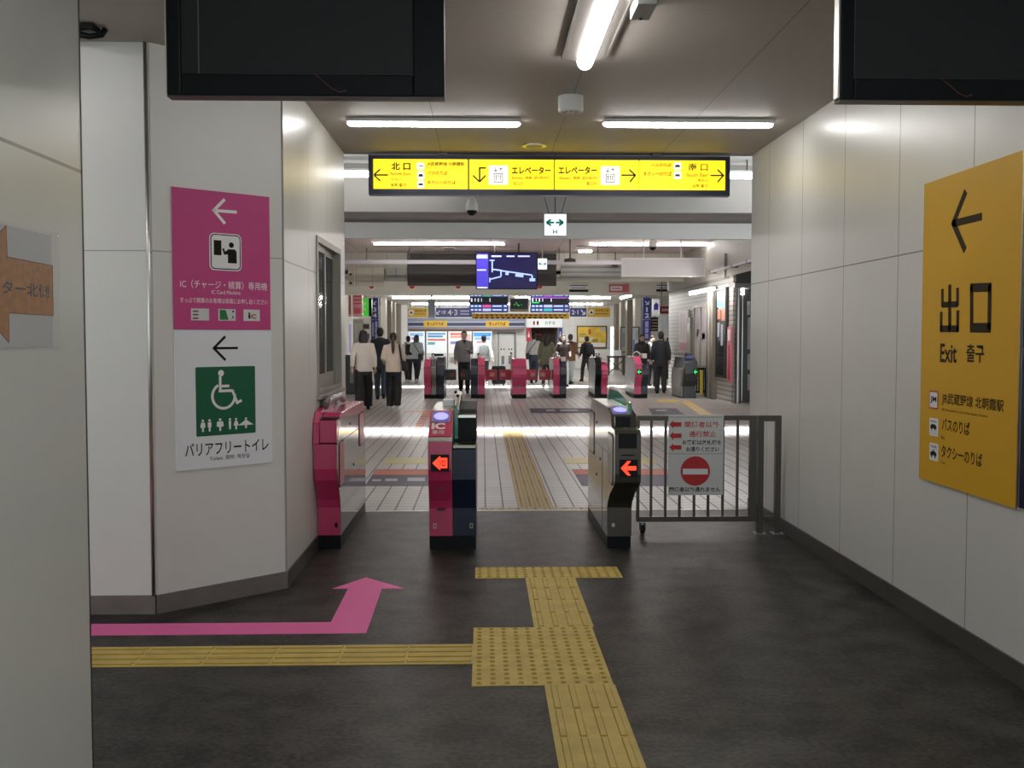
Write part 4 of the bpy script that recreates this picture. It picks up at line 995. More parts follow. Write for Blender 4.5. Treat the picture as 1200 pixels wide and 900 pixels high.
# ------------------------------------------------------------------ flat and boxed things of the hall, by photo box and real distance
def fsign(name, label, cat, a, c, Y, m, t=.05, group=None, frame=None):
    p0, p1 = at(a[0], c[1], Y), at(c[0], a[1], Y)
    s = Sign(name, label, cat, p0, group=group)
    s.w, s.h = p1.x - p0.x, p1.z - p0.z
    s.board(0, 0, s.w, s.h, m, 'board', -t, 0)
    if frame:
        b = MB(); f = frame[1]
        b.box(-f, s.w + f, -f, 0, -t, .012); b.box(-f, s.w + f, s.h, s.h + f, -t, .012); b.box(-f, 0, 0, s.h, -t, .012); b.box(s.w, s.w + f, 0, s.h, -t, .012)
        b.build('frame', frame[0], s.root, local=True)
    return s
def hang(s, xs_, ztop, r_=.012, m=None):
    b = MB()
    for q in xs_: b.tube([(s.w * q, s.h, -.025), (s.w * q, ztop - s.O.z, -.025)], r_, 8)
    b.build('hanger_rod', m or M_dark, s.root, local=True)
def blocks(s, rects, m, name='print', z0=.0, z1=.006):
    """rects in fractions of the board (x0,y0,x1,y1 from its lower left)"""
    s.polys([[(a * s.w, b_ * s.h), (c * s.w, b_ * s.h), (c * s.w, d * s.h), (a * s.w, d * s.h)] for a, b_, c, d in rects], m, name, z0, z1, px=False)
def stext(s, body, a, b_, c, d, m, bold=.01, z=.007): s.text(body, a * s.w, b_ * s.h, c * s.w, d * s.h, m, z, bold)
M_louv = grid_mat('dark louvre', (.035, .028, .024), [(2, .075, 0, .02, .8)], rough=.5, line_c=(.012, .01, .01))
s = fsign('louvre_panel', 'long dark brown louvred panel on the beam behind the blue line map display', 'louvre', (477.5, 297), (652, 335), 28.95, M_louv, .02)
s = fsign('louvre_panel', 'grey louvred strip on the beam left of the blank hanging board', 'louvre', (657, 307), (728, 327), 28.95, grid_mat('grey louvre', (.30, .29, .27), [(2, .14, 0, .05, .8)], rough=.5), .02)
s = fsign('wall_panel', 'cream tiled panel high on the beam at the left, beyond the near gates', 'panel', (415.5, 312), (450, 335.5), 28.95, grid_mat('cream tile', (.52, .48, .38), [(0, .45, .05, .02, .4), (2, .2, .1, .02, .35)], rough=.4), .02)
s = fsign('wall_panel', 'grey vent panel high on the beam beside the cream tiled panel', 'panel', (452.5, 314), (476.5, 325), 28.95, mat('vent panel', (.36, .36, .33), .5), .02)
blocks(s, [(0, .08, 1, .16), (.48, .2, .5, 1)], M_dark)
s = fsign('wall_panel', 'narrow beige panel with two black spots at the far upper left', 'panel', (408, 311), (415, 335.5), 28.95, mat('beige panel', (.50, .42, .36), .5), .02)
blocks(s, [(.25, .52, .6, .62), (.25, .1, .6, .2)], M_ink)
# cable duct across the hall
r = thing('cable_duct', 'pale lilac cable duct running across the hall just under the ceiling', 'duct', (1, 27.4, 3.5))
p = at(600, 307.5, 27.4)
MB().box(fX(405, 27.4), fX(735, 27.4), 27.36, 27.44, p.z - .05, p.z + .055).build('duct', mat('lilac white', (.50, .47, .52), .4), r)
b = MB()
for q in (430, 480, 655, 700): b.tube([(fX(q, 27.4), 27.4, p.z + .05), (fX(q, 27.4), 27.4, 3.9)], .01, 6)
b.build('hanger_rod', M_dark, r)
r = thing('cable_duct', 'slim pale rail on the right upper hall fascia', 'duct', (HX1 - .1, 24, 3.4))
pa, pb = atx(833, 319, HX1 - .15), atx(878, 320, HX1 - .15)
MB().box(HX1 - .20, HX1 - .14, 20.5, pa.y, pa.z - .03, pa.z + .02).build('duct', mat('lilac white', (.50, .47, .52)), r)
b = MB()
for yy in (21.5, 22.8, 25): b.box(HX1 - .21, HX1 - .05, yy, yy + .03, pa.z - .04, pa.z + .03)
b.build('clip', M_dark, r)
# blue line map display
s = fsign('line_map_display', 'large lit blue line map display hanging in the middle of the hall', 'display', (558.5, 297), (629, 338), 26, mat('screen deep blue', (.007, .005, .055), .3, emit=.8), .1, frame=(M_black, .02))
hang(s, (.3, .7), 3.9, .02)
M_sbl = mat('screen blue', (.07, .05, .52), .3, emit=.9); M_slt = mat('screen pale blue', (.42, .55, .95), .3, emit=.9); M_swh = mat('screen white', (.75, .78, .95), .3, emit=.8)
s.board(.0, .0, s.w * .195, s.h, M_sbl, 'screen_column', 0, .004)
def qd(x, y): return (520 + x / 8.571, 280 + y / 8.571)
s.strokes([(qd(*a), qd(*b_)) for a, b_ in (((487, 215), (487, 335)), ((460, 215), (510, 215)), ((487, 305), (570, 315)), ((575, 310), (575, 375)), ((575, 378), (465, 405)), ((463, 390), (463, 435)), ((570, 318), (880, 362)), ((885, 360), (890, 405)))], .034, M_slt, 'route_line', .004, .007)
s.strokes([(qd(*a), qd(*b_)) for a, b_ in (((862, 410), (918, 410)), ((620, 345), (652, 350)), ((720, 362), (800, 372)), ((325, 180), (440, 180)))], .075, M_slt, 'route_stations', .004, .007)
s.strokes([(qd(*a), qd(*b_)) for a, b_ in (((480, 174), (580, 174)), ((630, 174), (710, 174)), ((745, 174), (865, 174)), ((335, 312), (425, 312)), ((335, 490), (440, 490)))], .035, M_swh, 'screen_text', .004, .007)
stext(s, '運行情報', .015, .86, .18, .96, M_swh, .03, .008)
# second small exit sign
s = fsign('emergency_exit_sign', 'small lit exit sign at the right edge of the blue line map display', 'sign', (630.5, 303), (641, 315.5), 25.4, M_lit_white, .06)
s.strokes([((s.w * .12, s.h * .5), (s.w * .46, s.h * .5)), ((s.w * .1, s.h * .5), (s.w * .28, s.h * .62)), ((s.w * .1, s.h * .5), (s.w * .28, s.h * .38)), ((s.w * .54, s.h * .5), (s.w * .88, s.h * .5)), ((s.w * .9, s.h * .5), (s.w * .72, s.h * .62)), ((s.w * .9, s.h * .5), (s.w * .72, s.h * .38))], .022, M_gr, 'arrow', 0, .004, px=False)
hang(s, (.5,), 3.9, .010, M_white)
# blank white board
s = fsign('hanging_board', 'blank white hanging board in a pale frame at the right', 'board', (730, 304), (825, 322.5), 24.2, mat('blank board', (.78, .76, .76), .4), .08, frame=(mat('pale frame', (.92, .89, .86), .35), .035))
hang(s, (.255, .72), 3.9, .018, M_white)
p = at(765, 289, 24.5)
dome_cam('security_camera', 'white dome security camera on the hall ceiling above the blank hanging board', p.x, 24.5, 3.9, p.z - .03, .10)
p = at(668, 306, 24.0)
r = thing('speaker', 'dark horn speaker hanging under the hall ceiling right of the line map display', 'speaker', (p.x, 24, p.z))
MB().tube([(p.x, 24, 3.9), (p.x, 24, p.z + .05)], .02, 8).build('stem', M_dark, r)
MB().loft([(p.x, 24, p.z - .02, .14, .10), (p.x, 24, p.z + .05, .13, .09), (p.x, 24, p.z + .07, .04, .04)], 20).build('horn', M_dark, r)
p = at(721, 311, 24.6)
r = thing('security_camera', 'small dark camera on the louvred beam left of the blank hanging board', 'camera', (p.x, 28.9, at(721, 311, 28.7).z))
q = at(721, 311, 28.7)
MB().loft([(q.x, 28.7, q.z - .06, .03, .03), (q.x, 28.7, q.z, .10, .10), (q.x, 28.7, q.z + .05, .10, .10)], 18).build('dome', M_dark, r, smooth=True)
MB().tube([(q.x, 28.7, q.z + .04), (q.x, 28.7, 3.9)], .015, 8).build('stem', M_dark, r)
# round red markers on the back beam
mk = None
for px, lab in ((435.7, 'leftmost'), (483, 'second from left'), (537, 'third from left'), (584, None), (632.5, None)):
    p = at(px, 337, 32.98)
    lab2 = {435.7: 'half round red and white marker on the beam, leftmost, above the green sign', 483: 'half round red marker on the beam below the left end of the dark louvre', 537: 'half round red marker on the beam left of the blue line map display', 584: 'half round red and white marker on the beam under the blue line map display', 632.5: 'half round red marker on the beam under the right end of the dark louvre'}[px]
    root = thing('beam_marker', lab2, 'marker', (p.x, 32.98, p.z), 'red markers on the beam')
    MB().prism([(p.x + .10 * math.cos(PI + PI * k / 12), p.z + .05 + .13 * math.sin(PI + PI * k / 12)) for k in range(13)], 32.95, 33.0, 'y').build('disc', mat('pale pink disc', (.85, .66, .60), .4), root)
    MB().prism([(p.x + .085 * math.cos(PI + PI * k / 12), p.z + .045 + .085 * math.sin(PI + PI * k / 12)) for k in range(13)], 32.94, 32.95, 'y').build('centre', mat('marker red', (.40, .02, .02), .4), root)
for px, py, lab in ((527, 291, 'dark round vent in the hall ceiling left of the blue line map display'), (682, 287.5, 'dark round vent in the hall ceiling between the small exit sign and the blank board'), (706, 288.5, 'dark round vent in the hall ceiling above the left end of the blank board')):
    p = fl(px, py, 3.9); root = thing('ceiling_vent', lab, 'ceiling vent', (p.x, p.y, 3.9))
    MB().cyl((p.x, p.y, 3.89), .14, .02, 20).build('disc', mat('vent brown', (.09, .06, .05), .5), root); MB().cyl((p.x, p.y, 3.896), .17, .008, 20).build('rim', M_white, root)
# small boards on the back beam
for (a, c, lab, kind) in (((667, 333.5), (689.5, 342.5), 'black and white notice strip on the beam right of the departure boards', 0), ((714, 333.5), (737, 342.5), 'red and white notice strip on the beam left of the blue 1 2 sign', 1), ((769, 333.5), (791, 342), 'black and white notice strip on the beam above the red hanging sign', 0)):
    s = fsign('notice_strip', lab, 'notice', a, c, 32.95, M_paper if not kind else mat('strip red', (.50, .09, .11), .5), .05)
    if kind: blocks(s, [(.06, .22, .66, .78)], M_paper); blocks(s, [(.12, .4, .58, .6)], mat('faint red', (.55, .25, .25), .5), z1=.008)
    else: blocks(s, [(0, .04, 1, .36), (.02, .84, .98, .94)], M_ink); blocks(s, [(.1, .5, .9, .62)], mat('grey print', (.3, .3, .3), .5))
# departure boards
M_bb = mat('departure board black', (.006, .006, .012), .3); YB = 35
def dep(label, a, c, heads):
    s = fsign('departure_board', label, 'departure board', a, c, YB, M_bb, .15, frame=(mat('board blue frame', (.05, .05, .16), .35), .015))
    M_rowb = mat('row blue', (.05, .055, .22), .4, emit=.7)
    blocks(s, [(.0, .80, 1, .97), (.0, .22, 1, .38), (.0, .02, 1, .18)], M_rowb, 'row', 0, .004)
    for i, (y, cc) in enumerate(zip((.82, .24, .04), heads)):
        blocks(s, [(.34, y, .56, y + .14)], cc, 'train_type', .004, .007)
        for xa_, xb_, o_ in ((.03, .1, .02), (.13, .2, .02), (.23, .3, .02), (.6, .84, .03), (.90, .97, .02)): blocks(s, [(xa_, y + o_, xb_, y + .14 - o_)], M_slt, 'row_text', .004, .007)
    blocks(s, [(.03, .54, .07, .72), (.13, .56, .155, .72), (.21, .54, .24, .72), (.3, .55, .32, .72), (.52, .54, .545, .72)], M_swh, 'track_text', .001, .005)
    hang(s, (.2, .8), 3.45, .02)
    return s
M_tg = mat('row green', (.03, .38, .22), .4, emit=.7); M_tp = mat('row pink', (.60, .08, .32), .4, emit=.7); M_tv = mat('row violet', (.42, .12, .62), .4, emit=.7); M_tl = mat('row pale', (.5, .55, .8), .4, emit=.7); M_tc = mat('row cyan', (.05, .45, .55), .4, emit=.7)
dep('lit blue departure board left of the small black clock board, green and pink rows', (550.5, 343.5), (595, 365.5), (M_tg, M_tp, M_tl))
s = dep('lit blue departure board right of the small black clock board, violet and cyan rows', (622, 343.5), (667, 365.5), (M_tv, M_tl, M_tc))
blocks(s, [(.02, .72, .98, .77)], M_tv, 'track_line', .001, .004); blocks(s, [(.03, .46, .22, .52)], M_ledg, 'track_text', .001, .004)
s = fsign('clock_board', 'small black hanging board between the two departure boards', 'board', (598, 350), (619, 365), YB, M_bb, .12, frame=(M_white, .02))
blocks(s, [(.2, .5, .26, .56), (.35, .55, .4, .62), (.42, .44, .5, .5), (.6, .5, .64, .55), (.3, .66, .34, .72)], M_ledg, 'led_text', 0, .004); hang(s, (.5,), 3.45, .015)
blocks(s, [(0, 0, 1, .18)], mat('board olive', (.25, .22, .12), .5), 'strip', 0, .004)
s = fsign('hazard_banner', 'yellow black hazard banner hung below the two departure boards', 'banner', (553, 367.5), (667, 373.5), YB - .06, mat('hazard yellow', (.62, .36, .03), .5), .03)
blocks(s, [(.03 + .055 * k, .06, .06 + .055 * k, .32) for k in range(17)], M_ink, 'stripe'); blocks(s, [(.04 + .05 * k, .55, .07 + .05 * k, .82) for k in range(19)], mat('hazard print', (.20, .03, .01), .5), 'banner_text')
hang(s, (.02, .98), 3.45, .01)
# hanging speaker box
s = fsign('speaker', 'grey box speaker hanging on a short black stem above the ticket machines', 'speaker', (501.5, 350), (510, 372.5), 34, mat('blue grey box', (.26, .30, .33), .45), .2)
MB().box(s.w * .38, s.w * .62, s.h, 3.43 - s.O.z, -.12, -.06).build('stem', M_black, s.root, local=True)
MB().prism(rrect(s.w * .1, .06, s.w * .9, s.h - .05, .03), 0, .006).build('grille', mat('grille grey', (.18, .21, .24), .5), s.root, local=True)
# platform signs
M_sb = mat('sign navy blue', (.020, .032, .23), .4)
s = fsign('platform_sign', 'tall navy platform 3 4 sign with white arrow, left', 'sign', (435, 349), (443.3, 399), 38, M_sb, .1)
s.strokes([((s.w * .72, s.h * .92), (s.w * .28, s.h * .85)), ((s.w * .28, s.h * .85), (s.w * .28, s.h * .925)), ((s.w * .28, s.h * .845), (s.w * .62, s.h * .845))], .035, M_wink, 'arrow', 0, .005, px=False)
stext(s, '3', .3, .67, .72, .78, M_wink, .03); stext(s, '4', .25, .53, .78, .64, M_wink, .03)
blocks(s, [(0, .485, 1, .495), (.55, .05, .85, .16), (.55, .18, .85, .29), (.55, .31, .85, .45), (.15, .1, .35, .42)], mat('faint blue white', (.42, .42, .62), .5)); hang(s, (.5,), 3.05)
s = fsign('platform_sign', 'tall navy platform 1 2 sign with white arrow, right', 'sign', (753, 349), (763, 399), 38, M_sb, .1)
s.strokes([((s.w * .28, s.h * .92), (s.w * .72, s.h * .85)), ((s.w * .72, s.h * .85), (s.w * .72, s.h * .925)), ((s.w * .72, s.h * .845), (s.w * .36, s.h * .845))], .035, M_wink, 'arrow', 0, .005, px=False)
stext(s, '1', .4, .67, .6, .78, M_wink, .03); stext(s, '2', .25, .53, .78, .64, M_wink, .03)
blocks(s, [(0, .485, 1, .495), (.3, .05, .7, .16), (.3, .18, .7, .29), (.3, .31, .7, .45)], mat('faint blue white', (.42, .42, .62), .5)); hang(s, (.5,), 3.05)
s = fsign('platform_sign', 'wide navy platform 4 3 sign over the ticket machines', 'sign', (510.5, 361), (553, 371.5), 44, M_sb, .1)
stext(s, '4·3', .33, .2, .6, .82, M_wink, .02); s.strokes([((s.w * .12, s.h * .72), (s.w * .03, s.h * .3)), ((s.w * .03, s.h * .3), (s.w * .1, s.h * .3)), ((s.w * .03, s.h * .3), (s.w * .03, s.h * .6))], .04, M_wink, 'arrow', 0, .005, px=False)
stext(s, '川越', .15, .3, .28, .75, M_wink, .01); blocks(s, [(.68, .55, .95, .78), (.68, .25, .92, .42), (.64, .1, .645, .9)], mat('faint blue white', (.42, .42, .62), .5)); hang(s, (.1, .9), 3.05)
s = fsign('platform_sign', 'short navy platform sign with white arrow left of the right yellow exit sign', 'sign', (668, 361), (687.5, 371), 44, M_sb, .1)
s.strokes([((s.w * .66, s.h * .78), (s.w * .88, s.h * .28)), ((s.w * .9, s.h * .25), (s.w * .72, s.h * .25)), ((s.w * .9, s.h * .25), (s.w * .9, s.h * .6))], .045, M_wink, 'arrow', 0, .005, px=False); stext(s, '2·1', .1, .25, .5, .78, M_wink, .02); hang(s, (.1, .9), 3.45)
M_ye = mat('yellow hall sign', (.72, .44, .03), .45)
for a, c, lab in (((478, 361), (501, 371.5), 'yellow exit sign over the left ticket machine, left of the grey speaker'), ((688.5, 360.5), (715, 371.5), 'yellow exit sign above the yellow wall poster')):
    s = fsign('exit_sign', lab, 'sign', a, c, 44, M_ye, .1)
    s.polys([circ(s.w * .17, s.h * .5, s.h * .3, 18)], M_wink, 'badge', 0, .005, px=False); s.polys([[(s.w * .17 - .07, s.h * .38), (s.w * .17 + .07, s.h * .38), (s.w * .17, s.h * .68)]], M_ink, 'badge_figure', .005, .008, px=False)
    stext(s, '東武東上線', .36, .58, .92, .84, M_inkb, 0); blocks(s, [(.34, .3, .9, .38)], mat('brown print', (.25, .12, .02), .5)); hang(s, (.1, .9), 3.05)
# ticket machine bank at the far wall
s = fsign('machine_header', 'navy and grey striped header band above the ticket machines', 'header', (478, 373), (615, 387), 49.3, mat('header grey', (.22, .25, .33), .45), .6)
blocks(s, [(0, .38, 1, .62)], mat('header navy', (.012, .022, .09), .4), 'stripe'); blocks(s, [(0, .30, 1, .36), (0, .64, 1, .72)], mat('header white', (.5, .52, .6), .5), 'stripe'); blocks(s, [(0, 0, 1, .12)], mat('header brown', (.22, .10, .05), .5), 'stripe')
for q0, q1 in ((.135, .335), (.665, .865)):
    blocks(s, [(q0, .28, q1, .80)], M_ye, 'label_plate', .006, .012); stext(s, 'きっぷうりば', q0 + .03, .40, q1 - .03, .68, M_ink, .03, .013)
Yt = 49.2
mach = [((478.5, 388), (498, 437), 'leftmost ticket machine, white with pale blue lit panel', '#c9d4e6'), ((499.5, 388), (524, 437), 'ticket machine with blue and red fare panels, second from left', '#cfd6d8'), ((525, 388), (553, 437), 'ticket machine with pink fare panels, behind the person in the grey sweater', '#d8cfcf'), ((554, 388), (576.5, 437), 'rightmost ticket machine with sky blue top panel', '#cdd6de')]
cols = {0: [('#8fb2d8', (.1, .8, .9, .95)), ('#c8868a', (.2, .62, .5, .75))], 1: [('#5f9cc0', (.08, .86, .92, .95)), ('#4a86b8', (.08, .74, .8, .83)), ('#c46a62', (.08, .58, .92, .67)), ('#58a0a4', (.08, .40, .42, .52))],
        2: [('#d07a66', (.1, .84, .6, .95)), ('#d79a8c', (.1, .72, .7, .8)), ('#7d86c0', (.1, .42, .5, .55)), ('#c8b0a8', (.55, .5, .95, .9))], 3: [('#4f9ad8', (.05, .78, .95, .97)), ('#86b6e0', (.1, .62, .9, .74)), ('#d69a9a', (.2, .45, .7, .57))]}
for i, (a, c, lab, hx) in enumerate(mach):
    p0, p1 = at(a[0], c[1], Yt), at(c[0], a[1], Yt); p0.z = 0
    s = Sign('ticket_machine', lab, 'ticket machine', (p0.x, Yt, 0), group='ticket machines'); s.w, s.h = p1.x - p0.x, p1.z
    s.board(0, 0, s.w, s.h, M_white, 'cabinet', -.7, 0)
    fp = s.board(s.w * .03, s.h * .42, s.w * .97, s.h * .98, mat('lit fare panel ' + str(i), hx, .4, emit=.55), 'fare_panel', 0, .01)
    for hx2, (x0, y0, x1, y1) in cols[i]:
        s.polys([[(s.w * x0, s.h * (.42 + .56 * y0)), (s.w * x1, s.h * (.42 + .56 * y0)), (s.w * x1, s.h * (.42 + .56 * y1)), (s.w * x0, s.h * (.42 + .56 * y1))]], mat('fare print ' + hx2, hx2, .5, emit=.3), 'fare_print', .010, .016, px=False)
    s.board(s.w * .28, s.h * .34, s.w * .82, s.h * .40, M_black, 'slot_panel', 0, .03)
    s.board(s.w * .1, s.h * .20, s.w * .9, s.h * .31, mat('machine grey', (.3, .3, .32), .4), 'shelf', 0, .12)
# double locker door
p0, p1 = at(584.5, 429, 49.95), at(602.5, 391, 49.95)
s = Sign('locker_door', 'white double cabinet door with dark handles right of the ticket machines', 'door', (p0.x, 49.98, p0.z)); s.w, s.h = p1.x - p0.x, p1.z - p0.z
b = MB(); f = .06; b.box(-f, s.w + f, s.h, s.h + f, 0, .05); b.box(s.w, s.w + f * 1.5, 0, s.h, 0, .05); b.box(-f * .6, 0, 0, s.h, 0, .05); b.build('frame', mat('grey door frame', (.22, .24, .26), .4), s.root, local=True)
for k in (0, 1):
    s.board(s.w * .5 * k + .01, 0, s.w * .5 * (k + 1) - .01, s.h, M_white, 'leaf', 0, .04)
    s.polys([circ(s.w * (.16 + .5 * k), s.h * .52, .035, 12), circ(s.w * (.34 + .5 * k), s.h * .52, .035, 12)], M_ink, 'handle', .04, .07, px=False)
    s.polys([[(s.w * (.18 + .44 * k), s.h * .06), (s.w * (.36 + .44 * k), s.h * .06), (s.w * (.36 + .44 * k), s.h * .32), (s.w * (.18 + .44 * k), s.h * .32)]], mat('grille grey', (.18, .21, .24), .5), 'grille', .04, .05, px=False)
# toilets
s = fsign('restroom_sign', 'white lit toilets sign with small figures above the restroom entrance', 'sign', (616.5, 373.5), (659, 383.5), 49.8, mat('lit white sign', (.72, .74, .74), .4, emit=.35), .2)
stext(s, 'お手洗', .52, .3, .8, .72, mat('green grey print', (.15, .28, .24), .5), .01)
s.polys([[(s.w * q - .03, s.h * .25), (s.w * q + .03, s.h * .25), (s.w * q + .05, s.h * .6), (s.w * q, s.h * .8), (s.w * q - .05, s.h * .6)] for q in (.22,)], M_red, 'figure', 0, .006, px=False)
s.polys([[(s.w * q - .03, s.h * .25), (s.w * q + .03, s.h * .25), (s.w * q + .05, s.h * .6), (s.w * q, s.h * .8), (s.w * q - .05, s.h * .6)] for q in (.32,)], M_ink, 'figure', 0, .006, px=False)
for a, c, m, lab in (((617, 384), (622.3, 400), mat('women red', (.55, .015, .05), .45), 'red women panel left of the restroom entrance'), ((654.5, 384), (659, 400), M_sb, 'blue men panel right of the restroom entrance')):
    s = fsign('restroom_sign', lab, 'sign', a, c, 49.9, m, .05)
    s.polys([circ(s.w / 2, s.h * .66, .035, 12), [(s.w / 2 - .05, s.h * .3), (s.w / 2 + .05, s.h * .3), (s.w / 2 + .03, s.h * .58), (s.w / 2 - .03, s.h * .58)]], M_wink, 'figure', 0, .006, px=False)
s = fsign('wall_sign', 'dark red sign inside the restroom entrance', 'sign', (628, 389), (635.5, 395), 52.9, mat('dark red sign', (.35, .02, .02), .5), .04); stext(s, 'トイレ', .1, .3, .9, .7, M_wink, .02)
# yellow poster
s = fsign('wall_poster', 'yellow landscape poster in a dark frame on the back wall', 'poster', (677, 383), (710, 407), 49.9, mat('poster yellow', (.72, .48, .05), .5, noise=.35, nscale=2.5), .05, frame=(M_dark, .05))
blocks(s, [(.02, .03, .98, .22)], M_paper); blocks(s, [(.05, .30, .55, .48)], mat('poster pale', (.70, .66, .45), .5)); blocks(s, [(.38, .62, .47, .88)], mat('poster red', (.50, .09, .03), .5)); blocks(s, [(.5, .28, .72, .4), (.06, .6, .3, .66)], mat('poster olive', (.25, .24, .05), .5)); blocks(s, [(.82, .8, .96, .96)], mat('poster blue', (.35, .45, .6), .5))
# left side shop signs
for nm, a, c, Y, m, lab, cat in (('hanging_sign', (413, 343), (424.5, 371), 34, mat('pink shop sign', (.58, .28, .28), .45), 'pale red shop sign with rows of print at the far left', 'sign'), ('hanging_sign', (408, 343), (412, 371), 35, mat('pale shop sign', (.62, .52, .50), .45), 'narrow pale pink sign beside the pale red shop sign', 'sign'), ('hanging_sign', (425, 349.5), (432, 370.5), 36, mat('lit green sign', (.06, .48, .04), .4, emit=.5), 'lit green sign left of the navy 3 4 platform sign', 'sign')):
    s = fsign(nm, lab, cat, a, c, Y, m, .12)
    if Y == 34: blocks(s, [(.12, .82, .9, .90), (.12, .66, .88, .73), (.12, .52, .9, .58), (.15, .12, .85, .36)], mat('shop print', (.45, .06, .09), .5))
    if Y == 35: blocks(s, [(.3, .1, .7, .9)], mat('shop print', (.45, .06, .09), .5))
    if Y == 36: blocks(s, [(.2, .62, .55, .78), (.2, .3, .5, .46)], M_wink); s.board(s.w, 0, s.w + .11, s.h, M_black, 'side_box', -.12, 0)
    hang(s, (.5,), 3.45)
s = fsign('shop_poster', 'tall pale lit poster panel at the far left edge of the hall', 'poster', (408, 376), (412.5, 418), 33.5, mat('pale violet poster', (.62, .58, .72), .5, emit=.25), .06); blocks(s, [(.2, .1, .8, .9)], mat('faint violet print', (.45, .4, .6), .5)); MB().box(s.w * .3, s.w * .7, -s.O.z, 0, -.06, -.02).build('leg', M_dark, s.root, local=True)
s = fsign('poster_rack', 'rack of small posters below the green sign', 'rack', (414, 374), (433, 425), 36.5, mat('rack beige', (.46, .43, .38), .5), .1)
blocks(s, [(.1, .55, .3, .9), (.36, .55, .56, .9), (.1, .1, .3, .45), (.36, .1, .56, .45)], mat('rack paper', (.60, .58, .55), .5)); blocks(s, [(.62, .78, .98, .88), (.62, .55, .98, .66), (.62, .3, .98, .42)], mat('rack dark print', (.09, .05, .05), .5)); blocks(s, [(.62, .9, .98, 1.0), (.62, .68, .98, .76)], M_wink)
b = MB(); b.box(.05, .12, -s.O.z, 0, -.1, -.03); b.box(s.w - .12, s.w - .05, -s.O.z, 0, -.1, -.03); b.build('leg', M_dark, s.root, local=True)
p = fl(411, 462); r = thing('litter_bin', 'dark litter bin at the far left behind the near left wall', 'bin', (p.x, p.y, 0))
MB().box(p.x - .30, p.x + .14, p.y, p.y + .4, 0, 1.02, .02).build('case', mat('bin black', (.02, .022, .02), .4), r); MB().box(p.x - .02, p.x + .08, p.y - .01, p.y, .3, .8).build('front_plate', mat('bin grey', (.2, .2, .19), .4), r); MB().box(p.x - .28, p.x + .12, p.y + .02, p.y + .38, 1.02, 1.05).build('lid', M_dark, r)

# right shop front
XS = HX1 - .002
r = thing('slatted_panel', 'pale slatted panel along the foot of the right shop wall', 'panel', (XS, 27.5, 0))
MB().box(XS - .008, XS, 23.5, 31.5, 0, 1.0).build('panel', grid_mat('pale slats', (.50, .49, .46), [(2, .11, .05, .025, .75)], rough=.5, line_c=(.08, .08, .08)), r)
MB().box(XS - .010, XS, 23.5, 31.5, 1.0, 1.03).build('cap_rail', M_dark, r)
XS = HX1 - .014
M_pal = mat('pale pink poster', (.55, .47, .46), .5, noise=.15, nscale=6)
def rwall(name, label, cat, x0, y0, x1, y1, m, t=.04):
    """board on the right hall wall; photo box left, top, right, bottom (left = far)"""
    ya, yb = atx(x0, 400, XS).y, atx(x1, 400, XS).y; xm = (x0 + x1) / 2; zt_, zb_ = atx(xm, y0, XS).z, atx(xm, y1, XS).z
    s = Sign(name, label, cat, (XS, ya, zb_), (0, -1, 0)); s.w, s.h = ya - yb, zt_ - zb_
    s.board(0, 0, s.w, s.h, m, 'board', 0, t); return s
def rframe(s, m, f=.06):
    b = MB(); b.box(-f, s.w + f, -f, 0, 0, .07); b.box(-f, s.w + f, s.h, s.h + f, 0, .07); b.box(-f, 0, 0, s.h, 0, .07); b.box(s.w, s.w + f, 0, s.h, 0, .07); b.build('frame', m, s.root, local=True)
s = rwall('shop_poster', 'pale pink lit poster on the right shop wall, farthest of the big ones', 'poster', 797, 364, 808, 412, M_pal); blocks(s, [(.05, .02, .95, .22)], mat('rose print', (.45, .14, .16), .5), z0=.04, z1=.045); blocks(s, [(.15, .3, .3, .95), (.5, .3, .6, .95)], mat('faint rose print', (.48, .36, .38), .5), z0=.04, z1=.045)
s = rwall('shop_poster', 'twin framed posters in a tall bronze frame on the right shop wall', 'poster', 815.5, 360, 830.5, 428, mat('pale poster', (.50, .48, .45), .5, noise=.15, nscale=5)); rframe(s, mat('bronze frame', (.20, .16, .11), .4)); blocks(s, [(.1, .4, .4, .96), (.56, .4, .9, .96)], mat('poster lilac', (.45, .40, .46), .5), z0=.04, z1=.045); blocks(s, [(.2, .5, .34, .62), (.62, .45, .85, .55)], mat('poster yellow print', (.50, .42, .12), .5), z0=.04, z1=.045); blocks(s, [(.47, 0, .53, 1)], mat('bronze frame', (.2, .16, .11)), z0=.04, z1=.06)
s = rwall('shop_window', 'dark shop window with blue and red posters beside the bronze pillar', 'shop window', 842, 340, 852.5, 440, mat('dark shop glass', (.02, .022, .02), .15), .05); blocks(s, [(.05, .80, .95, .99)], mat('poster sky', (.12, .35, .62), .5), z0=.05, z1=.055); blocks(s, [(.1, .66, .45, .78), (.55, .64, .95, .78)], mat('poster orange', (.48, .16, .10), .5), z0=.05, z1=.055); blocks(s, [(.1, .45, .35, .62), (.5, .35, .75, .6)], mat('poster faint', (.30, .32, .36), .5), z0=.05, z1=.055); rframe(s, M_dark, .05)
s = rwall('shop_banner', 'tall pink and red vertical banner at the end of the right shop front', 'banner', 855, 383, 860, 448, mat('banner pink', (.55, .20, .24), .5), .06); blocks(s, [(.25, .05, .75, .68)], mat('banner red', (.42, .02, .05), .5), z0=.06, z1=.066); blocks(s, [(.25, .75, .75, .95)], M_wink, z0=.06, z1=.066)
s = rwall('shop_pillar', 'slim bronze pillar between the framed posters and the dark shop window', 'pillar', 834, 337, 840.5, 468, mat('bronze pillar', (.19, .17, .14), .4), .12); blocks(s, [(.3, 0, .45, 1)], mat('bronze light', (.36, .33, .26), .4), z0=.12, z1=.13)
